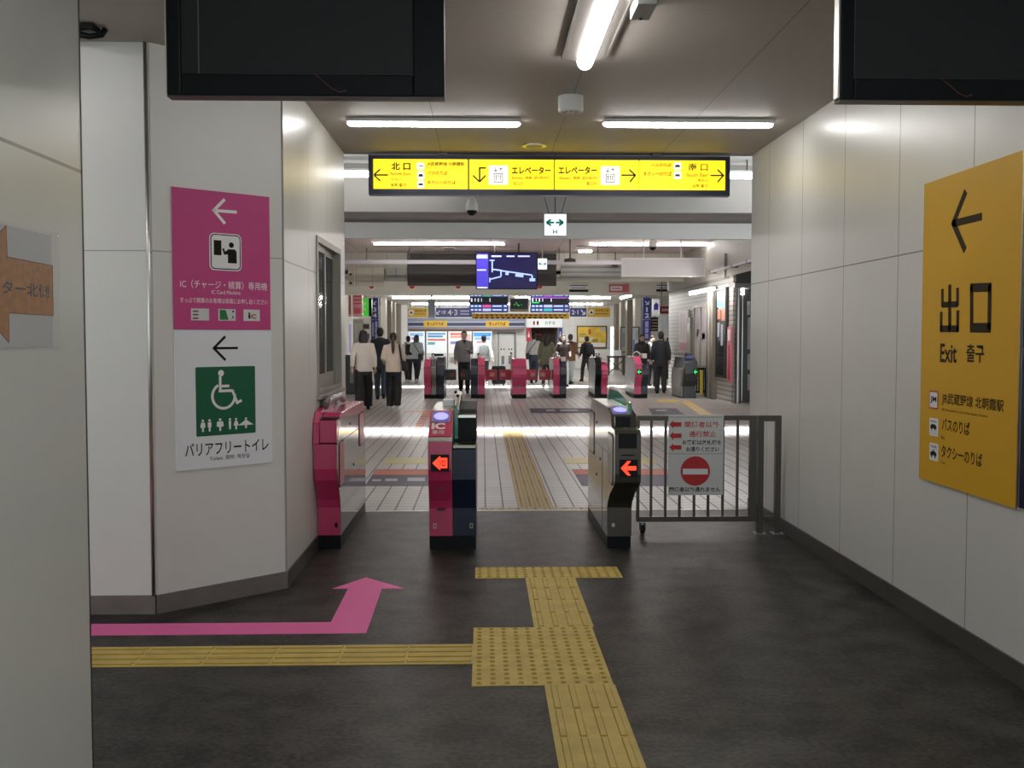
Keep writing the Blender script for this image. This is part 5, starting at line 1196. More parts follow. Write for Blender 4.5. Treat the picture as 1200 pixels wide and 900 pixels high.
s = rwall('shop_pillar', 'dark pillar between the pale pink poster and the bronze framed posters', 'pillar', 808.8, 372, 813, 455, mat('bronze pillar', (.19, .17, .14), .4), .10); blocks(s, [(.2, .8, .8, .92)], M_wink, z0=.10, z1=.106)
s = fsign('door_frame', 'dark tall doorway frame at the near end of the right shop wall', 'doorway', (861.8, 337), (868.3, 474), 23.4, mat('door frame grey', (.11, .105, .10), .4), .14); blocks(s, [(.35, 0, .6, 1)], M_steel)
# dark doorway panel with white notices, facing the viewer
s = fsign('dark_door', 'dark door panel with white notices at the end of the right wall', 'door', (868.5, 337), (885, 470.5), 23.9, mat('door black', (.014, .013, .012), .3), .06); blocks(s, [(.38, .76, .62, .88), (.44, .46, .66, .74), (.46, .28, .66, .42), (.48, .1, .66, .24)], mat('notice grey', (.42, .42, .40), .5))
blocks(s, [(.0, 0, .07, 1)], M_steel)
s = fsign('shop_canopy', 'dark canopy over the dark doorway at the end of the right wall', 'canopy', (861, 331), (884, 337), 23.3, mat('canopy grey', (.16, .15, .14), .5), .6)
blocks(s, [(0, .8, 1, 1)], M_dark)
s = fsign('access_panel', 'grey access panel on the upper hall wall, right of the blank hanging board', 'panel', (849, 297), (858, 326), 23.9, mat('panel grey', (.30, .29, .26), .5), .05); blocks(s, [(0, 0, .06, 1), (.94, 0, 1, 1), (.1, .72, .6, .76)], M_dark)
s = fsign('hanging_sign', 'dark red hanging sign with white print on the right', 'sign', (773, 359), (796.5, 367.5), 32.5, mat('sign maroon', (.22, .012, .035), .45), .08); stext(s, '定期券うりば', .1, .3, .9, .7, M_wink, .02); hang(s, (.1, .9), 3.45)
s = fsign('hanging_sign', 'white hanging sign with a blue mark beside the navy 1 2 sign', 'sign', (764.5, 350.5), (773, 370), 36, mat('sign pale', (.62, .64, .66), .45), .06); s.polys([[(s.w * .2, s.h * .35), (s.w * .8, s.h * .35), (s.w * .8, s.h * .7), (s.w * .5, s.h * .8), (s.w * .2, s.h * .65)]], M_sb, 'mark', 0, .006, px=False); hang(s, (.5,), 3.45)
s = fsign('menu_board', 'dark board of small lit rows behind the white and blue hanging sign', 'board', (763, 372), (771, 388), 40, M_black, .06); blocks(s, [(.1, .1 + .22 * k, .9, .2 + .22 * k) for k in range(4)], mat('menu row', (.30, .22, .18), .5)); hang(s, (.5,), 3.05)
s = fsign('notice_board', 'pale notice board with pictures left of the pale pink poster', 'board', (773, 370), (787, 396), 37, mat('board pale', (.52, .52, .50), .5, noise=.2, nscale=5), .06); blocks(s, [(.1, .3, .4, .9), (.5, .5, .9, .9)], mat('board print', (.40, .46, .50), .5)); b = MB(); b.box(.1, .16, -s.O.z, 0, -.06, 0); b.box(s.w - .16, s.w - .1, -s.O.z, 0, -.06, 0); b.build('leg', M_dark, s.root, local=True)
s = fsign('hanging_banner', 'narrow magenta hanging banner left of the pale pink poster', 'banner', (790, 352), (796, 390), 34, mat('banner magenta', (.42, .04, .16), .45), .04); blocks(s, [(.15, .55, .8, .9)], mat('banner rose', (.60, .35, .42), .5)); blocks(s, [(.15, .05, .8, .2)], mat('banner orange', (.6, .3, .05), .5)); hang(s, (.5,), 3.45)
s = fsign('hanging_sign', 'grey picture sign above the framed posters on the right', 'sign', (805, 342), (820, 355), 31, mat('sign grey picture', (.28, .27, .30), .45, noise=.3, nscale=6), .08, frame=(M_dark, .03)); hang(s, (.5,), 3.3)
s = fsign('wall_case', 'glass display case with pictures on the beige pillar at the right back', 'case', (728, 384), (733.5, 412), 44.9, mat('case pale', (.45, .47, .46), .4), .06, frame=(M_dark, .04)); blocks(s, [(.15, .2, .85, .8)], mat('case print', (.30, .34, .36), .5))
s = fsign('wall_case', 'second display case with a blue poster left of the navy 1 2 sign', 'case', (741, 384), (748, 412), 39.9, mat('case pale', (.45, .47, .46), .4), .06, frame=(M_dark, .04)); blocks(s, [(.1, .05, .4, .5)], mat('case blue', (.10, .16, .40), .5)); blocks(s, [(.5, .5, .9, .9)], mat('case print', (.3, .34, .36), .5))
# dark table and fence at right
p = fl(722.5, 440); r = thing('pamphlet_table', 'dark pamphlet table with crossed legs at the right back wall', 'table', (p.x, p.y, 0))
tw = .36; b = MB(); b.box(p.x - tw, p.x + tw, p.y, p.y + .4, .70, .78); b.build('table_top', M_dark, r)
for sx in (-1, 1):
    for sy in (0, 1): MB().box(p.x + sx * tw * .85 - .025, p.x + sx * tw * .85 + .025, p.y + .02 + sy * .32, p.y + .07 + sy * .32, 0, .70).build('leg', M_dark, r)
b = MB(); b.tube([(p.x - tw * .8, p.y + .05, .1), (p.x + tw * .8, p.y + .05, .62)], .02, 6); b.tube([(p.x + tw * .8, p.y + .06, .1), (p.x - tw * .8, p.y + .06, .62)], .02, 6); b.build('cross_brace', M_dark, r)
MB().box(p.x - .1, p.x + .2, p.y + .1, p.y + .3, .78, 1.0).build('pamphlet_stack', M_paper, r)
p0 = fl(814, 465); p1 = fl(838, 466)
r = thing('railing', 'low black railing with a yellow post right of the far steel gate', 'railing', (p0.x, p0.y, 0)); yr = p0.y; xa, xb = p0.x, p0.x + (830.5 - 818) * yr / 1200
b = MB(); zr = at(828, 431, yr).z; b.box(xa, xb, yr - .02, yr + .02, zr - .05, zr); b.box(xa, xb, yr - .02, yr + .02, .10, .15)
for k in range(6): b.box(xa + (xb - xa) * k / 5 - .015, xa + (xb - xa) * k / 5 + .015, yr - .015, yr + .015, 0 if k in (0, 5) else .12, zr - .02)
b.build('frame', M_black, r)
MB().box(xa + .12, xa + .20, yr - .05, yr - .02, .06, zr - .06).build('yellow_post', mat('railing yellow', (.58, .46, .05), .5), r)

# ------------------------------------------------------------------ far gate line
def gX(px, Y=25.5): return (px - 566) * Y / 1200
YF2 = 25.5
def far_gate(label, mods, top=.98, led=None, cover=None):
    xs0, xs1 = gX(mods[0][0]), gX(mods[-1][1])
    g = thing('ticket_gate', label, 'ticket gate', ((xs0 + xs1) / 2, YF2 + .8, 0), 'far gate line')
    MB().box(xs0 + .005, xs1 - .005, YF2 + .02, YF2 + 1.55, 0, .10).build('plinth', M_black, g)
    for a, c, m, t_ in mods:
        P = gate_profile(YF2, 1.55, .14, ztop=t_, zseam=t_ - .2, back=.35)
        side = mods[0][0] > 640 and a == mods[0][0]
        MB().prism(P, gX(a) + .003, gX(c) - .003, 'x').build('cabinet', M_gwhite if side else m, g, bev=.006)
        if side: strip(None, gX(a), gX(c), P[:9], 'front_panel', m, g, .006)
        if m is M_pinkhall:
            b = MB(); b.box(gX(a), gX(c), YF2 - .146, YF2 - .13, t_ - .215, t_ - .2); b.box(gX(a) + .04, gX(c) - .04, YF2 - .02, YF2 - .005, .30, .31); b.build('seam', mat('dark rose', (.25, .02, .06), .4), g)
    x = gX(mods[len(mods) // 2][0])
    b = MB(); b.tube([(x, YF2 + .25, top - .02), (x, YF2 + .30, top + .06), (x, YF2 + .8, top + .10), (x, YF2 + 1.3, top + .06), (x, YF2 + 1.35, top - .02)], .018, 8); b.build('arch_rail', M_steel, g, smooth=True)
    MB().prism([(YF2 + .26, top - .02), (YF2 + .31, top + .05), (YF2 + .8, top + .085), (YF2 + 1.29, top + .05), (YF2 + 1.34, top - .02)], x - .008, x + .008, 'x').build('arch_window', M_acg, g)
    for yy in (.45, 1.1): MB().ball((x, YF2 + yy, top + .115), .022, u=8, v=6).build('sensor_knob', M_black, g)
    if led: led_panel(g, gX(led[0]), gX(led[1]), .60, .73, YF2 - .146, M_ledg, 'arrow')
    FG.append(g)
    if cover: MB().box(gX(cover[0]), gX(cover[1]), YF2 + .1, YF2 + .5, top - .06, top + .05, .01).build('ticket_slot_cover', mat('slot rose white', (.66, .56, .54), .4), g)
    return g
M_gsteel = mat('gate grey steel', (.23, .22, .19), .35, .6); M_gnavy = mat('gate dark navy', (.018, .022, .04), .3); M_ggreen = mat('gate dark green', (.015, .05, .035), .3); M_gwhite = mat('gate silver', (.34, .35, .37), .25, .8)
FG = []
far_gate('leftmost far gate, pink column with grey and dark green cabinets', [(497, 505.3, M_pinkhall, .98), (505.5, 511.5, M_gsteel, .97), (512, 520.5, M_gnavy, 1.03)])
far_gate('far gate of navy and pink columns beside the person in the grey sweater', [(551.5, 560, M_gnavy, .98), (560.2, 568.3, M_pinkhall, 1.03)])
far_gate('wide all pink far gate in the middle of the line', [(600, 617, M_pinkhall, .98)], top=1.0)
far_gate('far gate of pink and navy columns right of the all pink gate', [(648.2, 656, M_pinkhall, 1.0), (656.2, 664, M_gnavy, .98)], cover=(658, 663.5))
far_gate('far gate with silver, black and pink columns near the walking person in black', [(697.2, 704.5, M_black, 1.02), (704.7, 712.5, M_pinkhall, .9)], cover=(705.5, 712))
far_gate('far gate with a green lit arrow on its pink column', [(743.7, 752.3, M_pinkhall, 1.04), (752.5, 760, M_gnavy, .84)], top=1.06, led=(746.2, 751.2), cover=(754, 759.5))
# wide steel gate at right
g = thing('ticket_gate', 'rounded grey steel far gate standing alone at the right', 'ticket gate', (gX(806), YF2 + .5, 0), 'far gate line')
P = [(YF2, .0), (YF2, .30), (YF2 - .1, .42), (YF2 - .2, .62), (YF2 - .2, .9), (YF2 + .1, 1.02), (YF2 + 1.1, 1.02), (YF2 + 1.4, .7), (YF2 + 1.3, .3), (YF2 + 1.3, 0)]
MB().prism(P, gX(802), gX(817), 'x').build('cabinet', mat('gate dark grey', (.06, .062, .065), .3, .5), g, bev=.01)
MB().prism([(YF2 + .02, .02), (YF2 + .02, .30), (YF2 - .05, .45), (YF2 - .1, .75), (YF2 + 1.2, .75), (YF2 + 1.3, .5), (YF2 + 1.2, .02)], gX(799), gX(802.2), 'x').build('side_cabinet', M_gsteel, g, bev=.02)
led_panel(g, gX(812), gX(817), .60, .73, YF2 - .202, M_ledg, 'arrow')
MB().box(gX(805), gX(812), YF2 - .05, YF2 + .2, 1.0, 1.05).build('card_reader', mat('reader blue', (.06, .07, .30), .3, emit=.3), g)
b = MB(); x = gX(815); b.tube([(x, YF2 + .0, .95), (x, YF2 + .2, 1.1), (x, YF2 + 1.0, 1.12), (x, YF2 + 1.2, 1.0)], .025, 8); b.build('arch_rail', M_dark, g, smooth=True)
MB().box(gX(799.5), gX(817), YF2 + .03, YF2 + 1.28, 0, .06).build('plinth', M_black, g)
# flaps
M_flap = mat('red flap', (.50, .035, .06), .4); M_flapd = mat('dark flap', (.02, .018, .022), .35); M_flapw = mat('flap mark', (.65, .30, .32), .5)
def flap(label, x0, x1, m, mark):
    zt_, zb_ = .70, .43; Y = YF2 + .7
    r = MB().prism(rrect(gX(x0) + .002, zb_, gX(x1) - .002, zt_, .03), Y - .015, Y + .015, 'y').build('flap', m, label)
    xm = gX(mark); MB().box(xm - .06, xm + .06, Y - .018, Y - .014, .52, .62).build('mark', M_flapw if m is M_flap else mat('dim red mark', (.30, .04, .04), .5), r)
flap(FG[0], 520.5, 534, M_flapd, 529); flap(FG[1], 539, 551.5, M_flapd, 541.5)
flap(FG[1], 568.3, 583, M_flap, 577); flap(FG[2], 585.5, 600, M_flap, 590)
flap(FG[2], 617, 631, M_flap, 626); flap(FG[3], 633.5, 648, M_flap, 638)

# ------------------------------------------------------------------ floor marks of the hall
def quad(name, label, corners, m, h=.002, cat='floor sticker', extra=()):
    ps = [fl(*c) for c in corners]; root = thing(name, label, cat, (ps[0].x, ps[0].y, 0))
    MB().prism([(p.x, p.y) for p in ps], 0, h).build('sheet', m, root)
    for cs, mm, nm in extra:
        b = MB()
        for c in cs: b.prism([(fl(*q).x, fl(*q).y) for q in c], h, h + .001)
        b.build(nm, mm, root)
M_fr = mat('floor orange red', (.46, .11, .06), .5, spec=.2); M_fn = mat('floor navy', (.045, .04, .07), .5, spec=.2); M_fy = mat('floor yellow', (.50, .43, .16), .45); M_fw = mat('floor white print', (.35, .34, .38), .5)
def rect(x0a, x1a, ya, x0b, x1b, yb): return [(x0a, ya), (x1a, ya), (x1b, yb), (x0b, yb)]
quad('floor_sticker', 'navy and orange floor sticker beyond the gates, left of the middle gate', rect(440.5, 535, 550, 427.5, 530, 569.5), M_fn, extra=[([rect(441, 535, 550.5, 436.5, 533, 556.5)], M_fr, 'orange_band'), ([rect(437, 447, 562, 436, 446, 564), rect(452, 466, 561, 451, 466, 564), rect(478, 498, 560, 477, 498, 564)], M_fw, 'print')])
quad('floor_sticker', 'navy and orange floor sticker beyond the gates, behind the steel gate', rect(670, 790, 550, 682, 806, 569.5), M_fn, extra=[([rect(670.5, 790, 550.5, 674, 795, 556.5)], M_fr, 'orange_band'), ([rect(715, 745, 561, 716, 747, 564)], M_fw, 'print')])
quad('floor_sticker', 'yellow floor strip beyond the gates, left', rect(451.5, 520, 536.5, 448, 518, 543.5), M_fy); quad('floor_sticker', 'yellow floor strip beyond the gates, right', rect(660, 765, 536.5, 663, 770, 543.5), M_fy)
for lab, l0, l1 in (('red ladder shaped floor arrow on the left of the hall floor', ((496, 482), (483, 506)), ((505, 482), (493, 506))),):
    ex = []
    for k in range(9):
        t0, t1 = k / 9, (k + .6) / 9; f = lambda A, t: (A[0][0] + (A[1][0] - A[0][0]) * t, A[0][1] + (A[1][1] - A[0][1]) * t)
        ex.append([f(l0, t0), f(l1, t0), f(l1, t1), f(l0, t1)])
    quad('floor_sticker', lab, [l0[0], l1[0], l1[1], l0[1]], mat('floor pale red', (.50, .34, .29), .45), extra=[(ex, M_fr, 'rung')])
quad('floor_sticker', 'red floor strip across the tiles behind the middle gate', rect(476, 532, 480, 474, 531, 482.5), mat('floor pale red', (.5, .34, .29)))
quad('floor_sticker', 'dark floor sign on the tiles before the far gates, right of the middle', rect(621, 690, 478.5, 622, 694, 484), M_fn, extra=[([rect(640, 650, 480, 640, 651, 482), rect(656, 676, 480, 657, 678, 482)], M_fw, 'print')])
quad('floor_sticker', 'dark floor sign on the tiles behind the fence at right', rect(760, 792, 478.5, 764, 802, 486), M_fn, extra=[([rect(768, 780, 480, 770, 783, 482)], M_fw, 'print')])
quad('floor_sticker', 'pink red floor arrow in the bright strip of floor', rect(640, 686, 504, 640, 690, 508), mat('floor pink red', (.55, .20, .22), .45))
tactile('tactile_paving', 'ochre tactile path running from the near gates into the hall', .312, .630, 9.12, 16.3, 'dots', M_gold, pitch=.075)
tactile('tactile_paving', 'ochre tactile strip at the edge where the tiles begin', -.04, .95, 8.99, 9.12, 'dots', M_gold, pitch=.14)
tactile('tactile_paving', 'yellow tactile crossbar at the far end of the ochre path', -.08, .92, 16.3, 16.75, 'dots', mat('tactile yellow hall', (.60, .42, .12), .5), pitch=.12)
quad('tactile_paving', 'yellow tactile strip slanting past the far steel gate at right', [(798, 470.5), (806, 469.5), (838, 487), (822, 487)], mat('tactile yellow hall', (.60, .42, .12)), cat='tactile paving')
quad('tactile_paving', 'yellow tactile strip across the floor left of the far steel gate', rect(770, 795, 468, 771, 796, 471.5), mat('tactile yellow hall', (.60, .42, .12)), cat='tactile paving')
quad('tactile_paving', 'yellow tactile strip beyond the far gates behind the person in a dark suit', rect(785, 800, 458, 786, 802, 461), mat('tactile yellow hall', (.60, .42, .12)), cat='tactile paving')

# ================================================================== PEOPLE
M_skin = mat('skin', (.56, .36, .27), .5); M_hair = mat('black hair', (.012, .010, .009), .45); M_hairb = mat('brown black hair', (.035, .018, .012), .45)
def V(*a): return Vector(a)
def cloth(name, c, n=.08): return mat(name, c, .75, noise=n, nscale=14)
def person(label, px, pyfeet, h, yaw, top, trou, hair, pose, hairm=None, long_top=.86, wide=1.0, shoes=None, sleeve=1.0, extras=(), skirt=None):
    """stands at the photo's foot point, h metres tall; yaw 0 faces the viewer, 180 walks away"""
    p = fl(px, pyfeet)
    M = Matrix.Translation((p.x, p.y, 0)) @ Matrix.Rotation(math.radians(yaw), 4, 'Z') @ Matrix.Scale(h / 1.72, 4)
    root = thing('person', label, 'person', mw=M); root.scale = (h / 1.72,) * 3
    s = pose.get('stride', 0.0)
    legs = {}
    for sd, sg in ((1, 1), (-1, -1)):
        f = s * sg                     # + : this leg forward (towards -Y)
        hip = V(.085 * sd, 0, .90)
        if f >= 0: knee, ank = V(.09 * sd, -.03 - f * .55, .49 + abs(f) * .02), V(.09 * sd, .02 - f, .085)
        else: knee, ank = V(.09 * sd, -.02 - f * .35, .48), V(.09 * sd, .03 - f * .95, .10 - f * .12)
        legs[sd] = (hip, knee, ank, f)
    lean = pose.get('lean', 0)
    AR_ = {'down': ((.235, .03, 1.14), (.245, -.04, .90)), 'fwd': ((.225, -.03, 1.14), (.21, -.20, .95)), 'back': ((.23, .12, 1.15), (.24, .14, .92)),
           'phone': ((.21, -.05, 1.13), (.10, -.27, 1.22)), 'hold': ((.23, .0, 1.14), (.17, -.22, 1.05)), 'bent': ((.24, .03, 1.15), (.20, -.17, 1.02)), 'pull': ((.24, .10, 1.16), (.27, .22, .93)), 'ear': ((.26, -.10, 1.25), (.13, -.10, 1.52))}
    arms = {}
    for sd, key in ((1, pose.get('L', 'down')), (-1, pose.get('R', 'down'))):
        e, w = AR_[key]; arms[sd] = (V(.165 * sd, 0, 1.40), V(e[0] * sd, e[1], e[2]), V(w[0] * sd, w[1], w[2]))
    # body: one surface
    b = MB()
    b.loft([(0, 0, .80, .11, .09), (0, 0, .90, .155, .11), (0, 0, 1.05, .135, .10), (0, 0, 1.25, .155, .105), (0, 0, 1.38, .165, .095), (0, 0, 1.44, .11, .075), (0, -.005, 1.475, .058, .058), (0, -.012, 1.53, .052, .055)], 16)
    b.ball((0, -.018, 1.605), 1, (.076, .093, .113)); b.ball((0, -.040, 1.545), 1, (.056, .062, .055)); b.ball((0, -.045, 1.525), 1, (.030, .042, .028))
    b.tube([(0, -.10, 1.63), (0, -.118, 1.60), (0, -.122, 1.588), (0, -.105, 1.578)], [.008, .012, .015, .010], 8)
    for sd in (1, -1): b.ball((.078 * sd, -.012, 1.60), 1, (.012, .022, .032), 8, 6)
    for sd in (1, -1):
        hip, knee, ank, f = legs[sd]
        b.tube([hip, hip.lerp(knee, .5), knee, knee.lerp(ank, .35), ank], [.085, .072, .052, .055, .036], 10)
        sh, el, wr = arms[sd]
        b.tube([V(.12 * sd, 0, 1.41), sh, sh.lerp(el, .5), el, el.lerp(wr, .4), wr], [.05, .054, .046, .038, .036, .025], 10)
        d = (wr - el).normalized(); d = (d + V(0, -.25, -.15)).normalized()
        side = d.cross(V(0, 1, 0)); side = V(0, 1, 0) if side.length < .1 else V(0, 1, 0) - d * d.y; side.normalize(); nn = d.cross(side)
        b.tube([wr, wr + d * .045, wr + d * .085], [.024, .034, .034], 10, flat=.55)
        for k, ln in enumerate((.062, .072, .068, .052)):
            o = wr + d * .082 + side * (-.027 + .018 * k); inw = V(-sd, 0, 0)
            c1 = o + d * ln * .5 + inw * .006; c2_ = c1 + (d + inw * .7).normalized() * ln * .5
            b.tube([o, c1, c2_], [.0092, .0088, .0072], 6)
        o = wr + d * .03 - side * .026; b.tube([o, o - side * .024 + d * .026, o - side * .026 + d * .055], [.011, .010, .008], 6)
    b.build('body', M_skin, root, local=True, remesh=.0075)
    e = MB()
    for sd in (1, -1): e.ball((.031 * sd, -.098, 1.612), 1, (.013, .010, .007), 8, 6)
    for sd in (1, -1): e.tube([(.015 * sd, -.106, 1.634), (.032 * sd, -.104, 1.640), (.047 * sd, -.094, 1.634)], .004, 6)
    e.build('eyes', M_hair, root, local=True)
    MB().tube([(-.022, -.098, 1.545), (0, -.105, 1.546), (.022, -.098, 1.545)], .006, 6).build('mouth', mat('lips', (.36, .12, .10), .5), root, local=True)
    # clothes
    t = MB(); hz = long_top
    t.loft([(0, 0, hz, .185, .135), (0, 0, hz + .1, .182, .13), (0, 0, 1.15, .175, .128), (0, 0, 1.30, .188, .128), (0, 0, 1.39, .182, .112), (0, 0, 1.445, .128, .092), (0, -.003, 1.485, .066, .066)], 20)
    for sd in (1, -1):
        sh, el, wr = arms[sd]; end = el.lerp(wr, .88) if sleeve == 1 else sh.lerp(el, .75)
        pts = [V(.11 * sd, 0, 1.40), sh, sh.lerp(el, .5), el, end] if sleeve == 1 else [V(.11 * sd, 0, 1.40), sh, sh.lerp(el, .4), end]
        t.tube(pts, [.065, .072, .064, .055, .046] if sleeve == 1 else [.065, .072, .066, .064], 12)
    t.build('top', top, root, local=True, remesh=.014)
    q = MB()
    q.loft([(0, 0, .74, .15, .11), (0, 0, .82, .168, .122), (0, 0, .92, .166, .12), (0, 0, 1.02, .150, .112)], 18)
    for sd in (1, -1):
        hip, knee, ank, f = legs[sd]; up_ = V(0, 0, .035)
        q.tube([hip - V(0, 0, .0), hip.lerp(knee, .5), knee, knee.lerp(ank, .5), ank + up_, ank + V(0, 0, -.02)], [.098, .086 * (1 + .15 * (wide - 1)), .068 * wide, .062 * wide, .056 * wide, .057 * wide], 12)
    q.build('skirt' if skirt else 'trousers', trou, root, local=True, remesh=.014)
    for sd in (1, -1):
        hip, knee, ank, f = legs[sd]; z = ank.z - .085
        k = MB(); lift = .05 if f < -.02 else 0
        k.tube([V(ank.x, ank.y + .065, .045 + z + lift), V(ank.x, ank.y + .02, .055 + z + lift * .6), V(ank.x, ank.y - .09, .045 + z), V(ank.x, ank.y - .175, .032 + max(0, z - .01))], [.030, .046, .042, .024], 10)
        k.box(ank.x - .042, ank.x + .042, ank.y - .18, ank.y + .085, z, z + .02, .006)
        k.build('shoe', shoes or M_black, root, local=True, remesh=.011)
    hm = hairm or M_hair
    hb = MB(); hb.ball((0, .012, 1.635), 1, (.088, .100, .103)); hb.ball((0, -.045, 1.690), 1, (.066, .052, .036))
    if hair == 'bob': hb.loft([(0, .035, 1.44, .088, .060), (0, .03, 1.52, .105, .078), (0, .022, 1.62, .098, .088), (0, .02, 1.70, .07, .07)], 16)
    if hair == 'long': hb.loft([(0, .085, 1.18, .075, .030), (0, .08, 1.32, .105, .042), (0, .06, 1.45, .110, .062), (0, .03, 1.58, .100, .080), (0, .02, 1.70, .07, .07)], 16)
    if hair == 'tail': hb.tube([(0, .09, 1.62), (0, .135, 1.56), (0, .145, 1.45), (0, .15, 1.33), (0, .145, 1.24)], [.03, .036, .042, .036, .012], 10)
    if hair == 'short': hb.ball((0, .03, 1.575), 1, (.080, .075, .070))
    hb.build('hair', hm, root, local=True, remesh=.012)
    for kind, m in extras:
        if kind == 'backpack':
            MB().box(-.15, .15, .12, .26, 1.02, 1.42, .05).build('backpack', m, root, local=True, smooth=True)
            k = MB()
            for sd in (1, -1): k.tube([(.10 * sd, .14, 1.40), (.115 * sd, .02, 1.49), (.12 * sd, -.12, 1.40), (.13 * sd, -.125, 1.2), (.14 * sd, .10, 1.08)], .018, 8)
            k.build('backpack_strap', m, root, local=True)
        if kind in ('bagL', 'bagR'):
            sd = 1 if kind == 'bagL' else -1
            MB().box(.20 * sd - .05, .20 * sd + .06, -.04, .24, .82, 1.04, .03).build('shoulder_bag', m, root, local=True, smooth=True)
            MB().tube([(.20 * sd, .10, 1.02), (.06 * sd, .155, 1.24), (-.10 * sd, .09, 1.46), (-.12 * sd, -.05, 1.46), (.05 * sd, -.15, 1.2), (.20 * sd, -.05, 1.0)], .012, 8).build('bag_strap', m, root, local=True)
        if kind == 'shoulder':   # strap over one shoulder, bag at the hip in front
            MB().tube([(-.14, .11, 1.44), (-.17, .15, 1.25), (-.20, .12, 1.05), (-.21, -.02, 1.0), (-.17, -.14, 1.2), (-.13, -.08, 1.45)], .022, 8, closed=True).build('bag_strap', m, root, local=True)
            MB().box(-.30, -.19, -.12, .12, .86, 1.08, .03).build('shoulder_bag', m, root, local=True, smooth=True)
        if kind == 'lanyard':
            MB().prism([(-.045, 1.47), (.045, 1.47), (0, 1.36)], -.132, -.112, 'y').build('collar', m, root, local=True)
        if kind == 'mask':
            MB().ball((0, -.062, 1.555), 1, (.058, .058, .040)).build('face_mask', m, root, local=True, smooth=True)
        if kind == 'hat':
            MB().loft([(0, .0, 1.655, .135, .14), (0, .0, 1.665, .10, .11), (0, .005, 1.72, .092, .10), (0, .01, 1.752, .06, .07)], 18).build('hat', m, root, local=True, smooth=True)
        if kind == 'scarf':
            MB().loft([(0, 0, 1.40, .13, .115), (0, 0, 1.45, .12, .11), (0, 0, 1.51, .085, .085)], 18).build('scarf', m, root, local=True, smooth=True)
        if kind == 'vest':
            MB().loft([(0, 0, .90, .200, .150), (0, 0, 1.15, .192, .146), (0, 0, 1.33, .196, .144), (0, 0, 1.42, .12, .11)], 20).build('vest', m, root, local=True, smooth=True)
    return root
blk = cloth('black cloth', (.012, .012, .013)); nav = cloth('navy black cloth', (.014, .017, .026)); jean = cloth('blue jeans', (.035, .05, .075)); crm = cloth('cream knit', (.76, .70, .62), .05)
bei = cloth('beige jacket cloth', (.74, .63, .52), .05); wht = cloth('white shirt cloth', (.58, .58, .58), .04); gry = cloth('grey sweater knit', (.20, .20, .21), .12); olv = cloth('olive cloth', (.15, .15, .10), .15)
flo = mat('dark floral cloth', (.05, .035, .03), .7, noise=.9, nscale=45); rst = cloth('rust cloth', (.12, .05, .02)); pgr = cloth('pale grey cloth', (.36, .40, .40), .08); chk = cloth('charcoal cloth', (.035, .033, .033)); M_wsh = mat('white shoe', (.6, .6, .6), .5)
person('person with bobbed black hair in a cream knit top walking away, left', 426.5, 480.5, 1.67, 186, crm, blk, 'bob', {'stride': -.30, 'L': 'back', 'R': 'down'}, wide=1.65, long_top=.83)
person('tall person in black walking ahead of the two in pale jackets', 446, 468.5, 1.76, 180, nav, jean, 'short', {'stride': .20}, wide=1.1, long_top=.72)
person('person with a black ponytail in a beige jacket, black bag strap on the shoulder', 461.5, 479.5, 1.62, 180, bei, blk, 'tail', {'stride': .10, 'R': 'fwd', 'L': 'bent'}, hairm=M_hairb, wide=1.45, long_top=.84, shoes=M_wsh, extras=(('shoulder', blk),))
person('person in a white shirt with a black backpack by the leftmost far gate', 478.5, 447.5, 1.56, 200, wht, blk, 'short', {'stride': -.12, 'R': 'down'}, wide=1.3, extras=(('backpack', blk),), shoes=M_wsh)
person('person in pale grey with a black hip bag, nearest the leftmost far gate', 488.5, 448.5, 1.60, 160, pgr, nav, 'bob', {'stride': .16, 'L': 'hold', 'R': 'hold'}, hairm=mat('dark grey hair', (.03, .032, .038), .5), shoes=M_wsh, extras=(('bagR', blk),))
person('person in a grey sweater facing the viewer between the far gates', 544, 460.5, 1.69, 4, gry, blk, 'short', {'stride': .05, 'L': 'phone', 'R': 'down'}, wide=1.15, extras=(('lanyard', blk),))
person('person in a pale grey top with white sleeves walking away pulling a black suitcase', 567, 452, 1.58, 190, wht, blk, 'short', {'stride': .12, 'R': 'pull', 'L': 'down'}, extras=(('vest', cloth('grey vest cloth', (.20, .23, .23))),), shoes=M_wsh)
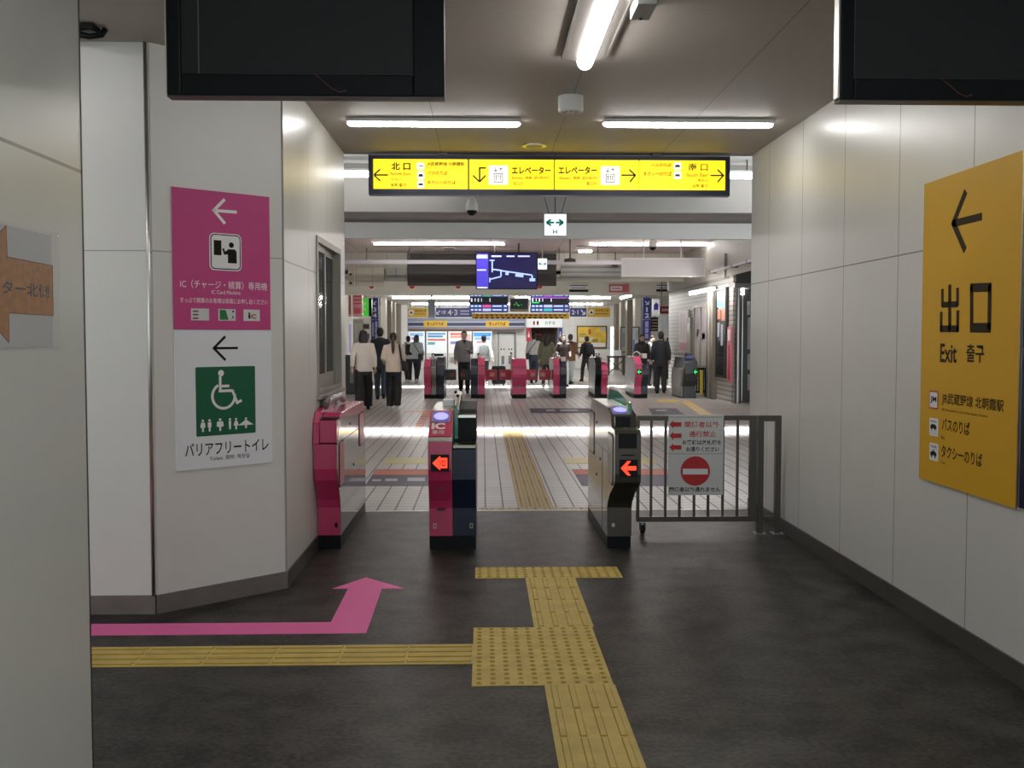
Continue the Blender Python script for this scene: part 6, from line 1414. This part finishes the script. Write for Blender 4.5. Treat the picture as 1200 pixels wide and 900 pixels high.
p = fl(584.5, 452); r = thing('suitcase', 'black wheeled suitcase pulled behind the person in the pale grey top', 'suitcase', (p.x, p.y, 0))
MB().box(p.x - .22, p.x + .22, p.y, p.y + .26, .05, .62, .05).build('shell', M_black, r, smooth=False)
b = MB(); b.tube([(p.x - .1, p.y + .13, .6), (p.x - .1, p.y + .13, .92), (p.x + .1, p.y + .13, .92), (p.x + .1, p.y + .13, .6)], .012, 6); b.build('handle', M_steel, r)
for sx in (-.15, .15): MB().tube([(p.x + sx - .02, p.y + .06, .035), (p.x + sx + .02, p.y + .06, .035)], .035, 12).build('wheel', M_black, r)
person('person in a white shirt and jeans walking toward the restroom entrance', 625.5, 449, 1.66, 172, wht, jean, 'short', {'stride': .18, 'R': 'down'}, sleeve=1, long_top=.98, wide=1.2, extras=(('bagL', chk),))
person('person with long black hair in an olive jacket walking away', 640.5, 455, 1.62, 170, olv, chk, 'long', {'stride': -.12, 'R': 'bent', 'L': 'down'}, long_top=.74, shoes=M_wsh)
person('person in a dark floral top behind the far gate', 660, 453, 1.60, 12, flo, pgr, 'bob', {'stride': .10, 'L': 'hold', 'R': 'bent'}, long_top=.70, wide=1.3, extras=(('mask', M_wsh),))
person('person in a rust brown jacket close behind the one in dark floral', 668.5, 450.5, 1.62, 150, rst, pgr, 'short', {'stride': .12, 'R': 'bent'}, long_top=.80)
person('person in black with a black backpack walking alone before the yellow poster', 687.5, 447, 1.56, 205, blk, chk, 'short', {'stride': .22, 'L': 'fwd', 'R': 'back'}, wide=1.15, extras=(('backpack', nav),))
person('person in a dark suit facing the viewer behind the green lit gate', 752, 455, 1.60, 8, chk, blk, 'bob', {'stride': .04}, long_top=.78, extras=(('scarf', mat('black green scarf', (.012, .02, .017), .7)),))
person('person in white partly hidden behind the one in the black jacket', 764, 453, 1.56, 20, wht, nav, 'short', {'stride': .05, 'R': 'ear'}, extras=(('mask', M_wsh),))
person('person in a black jacket seen from behind at the right of the far gates', 774, 461, 1.68, 176, nav, cloth('charcoal trousers', (.03, .03, .03)), 'short', {'stride': .05}, wide=1.25, long_top=.80)
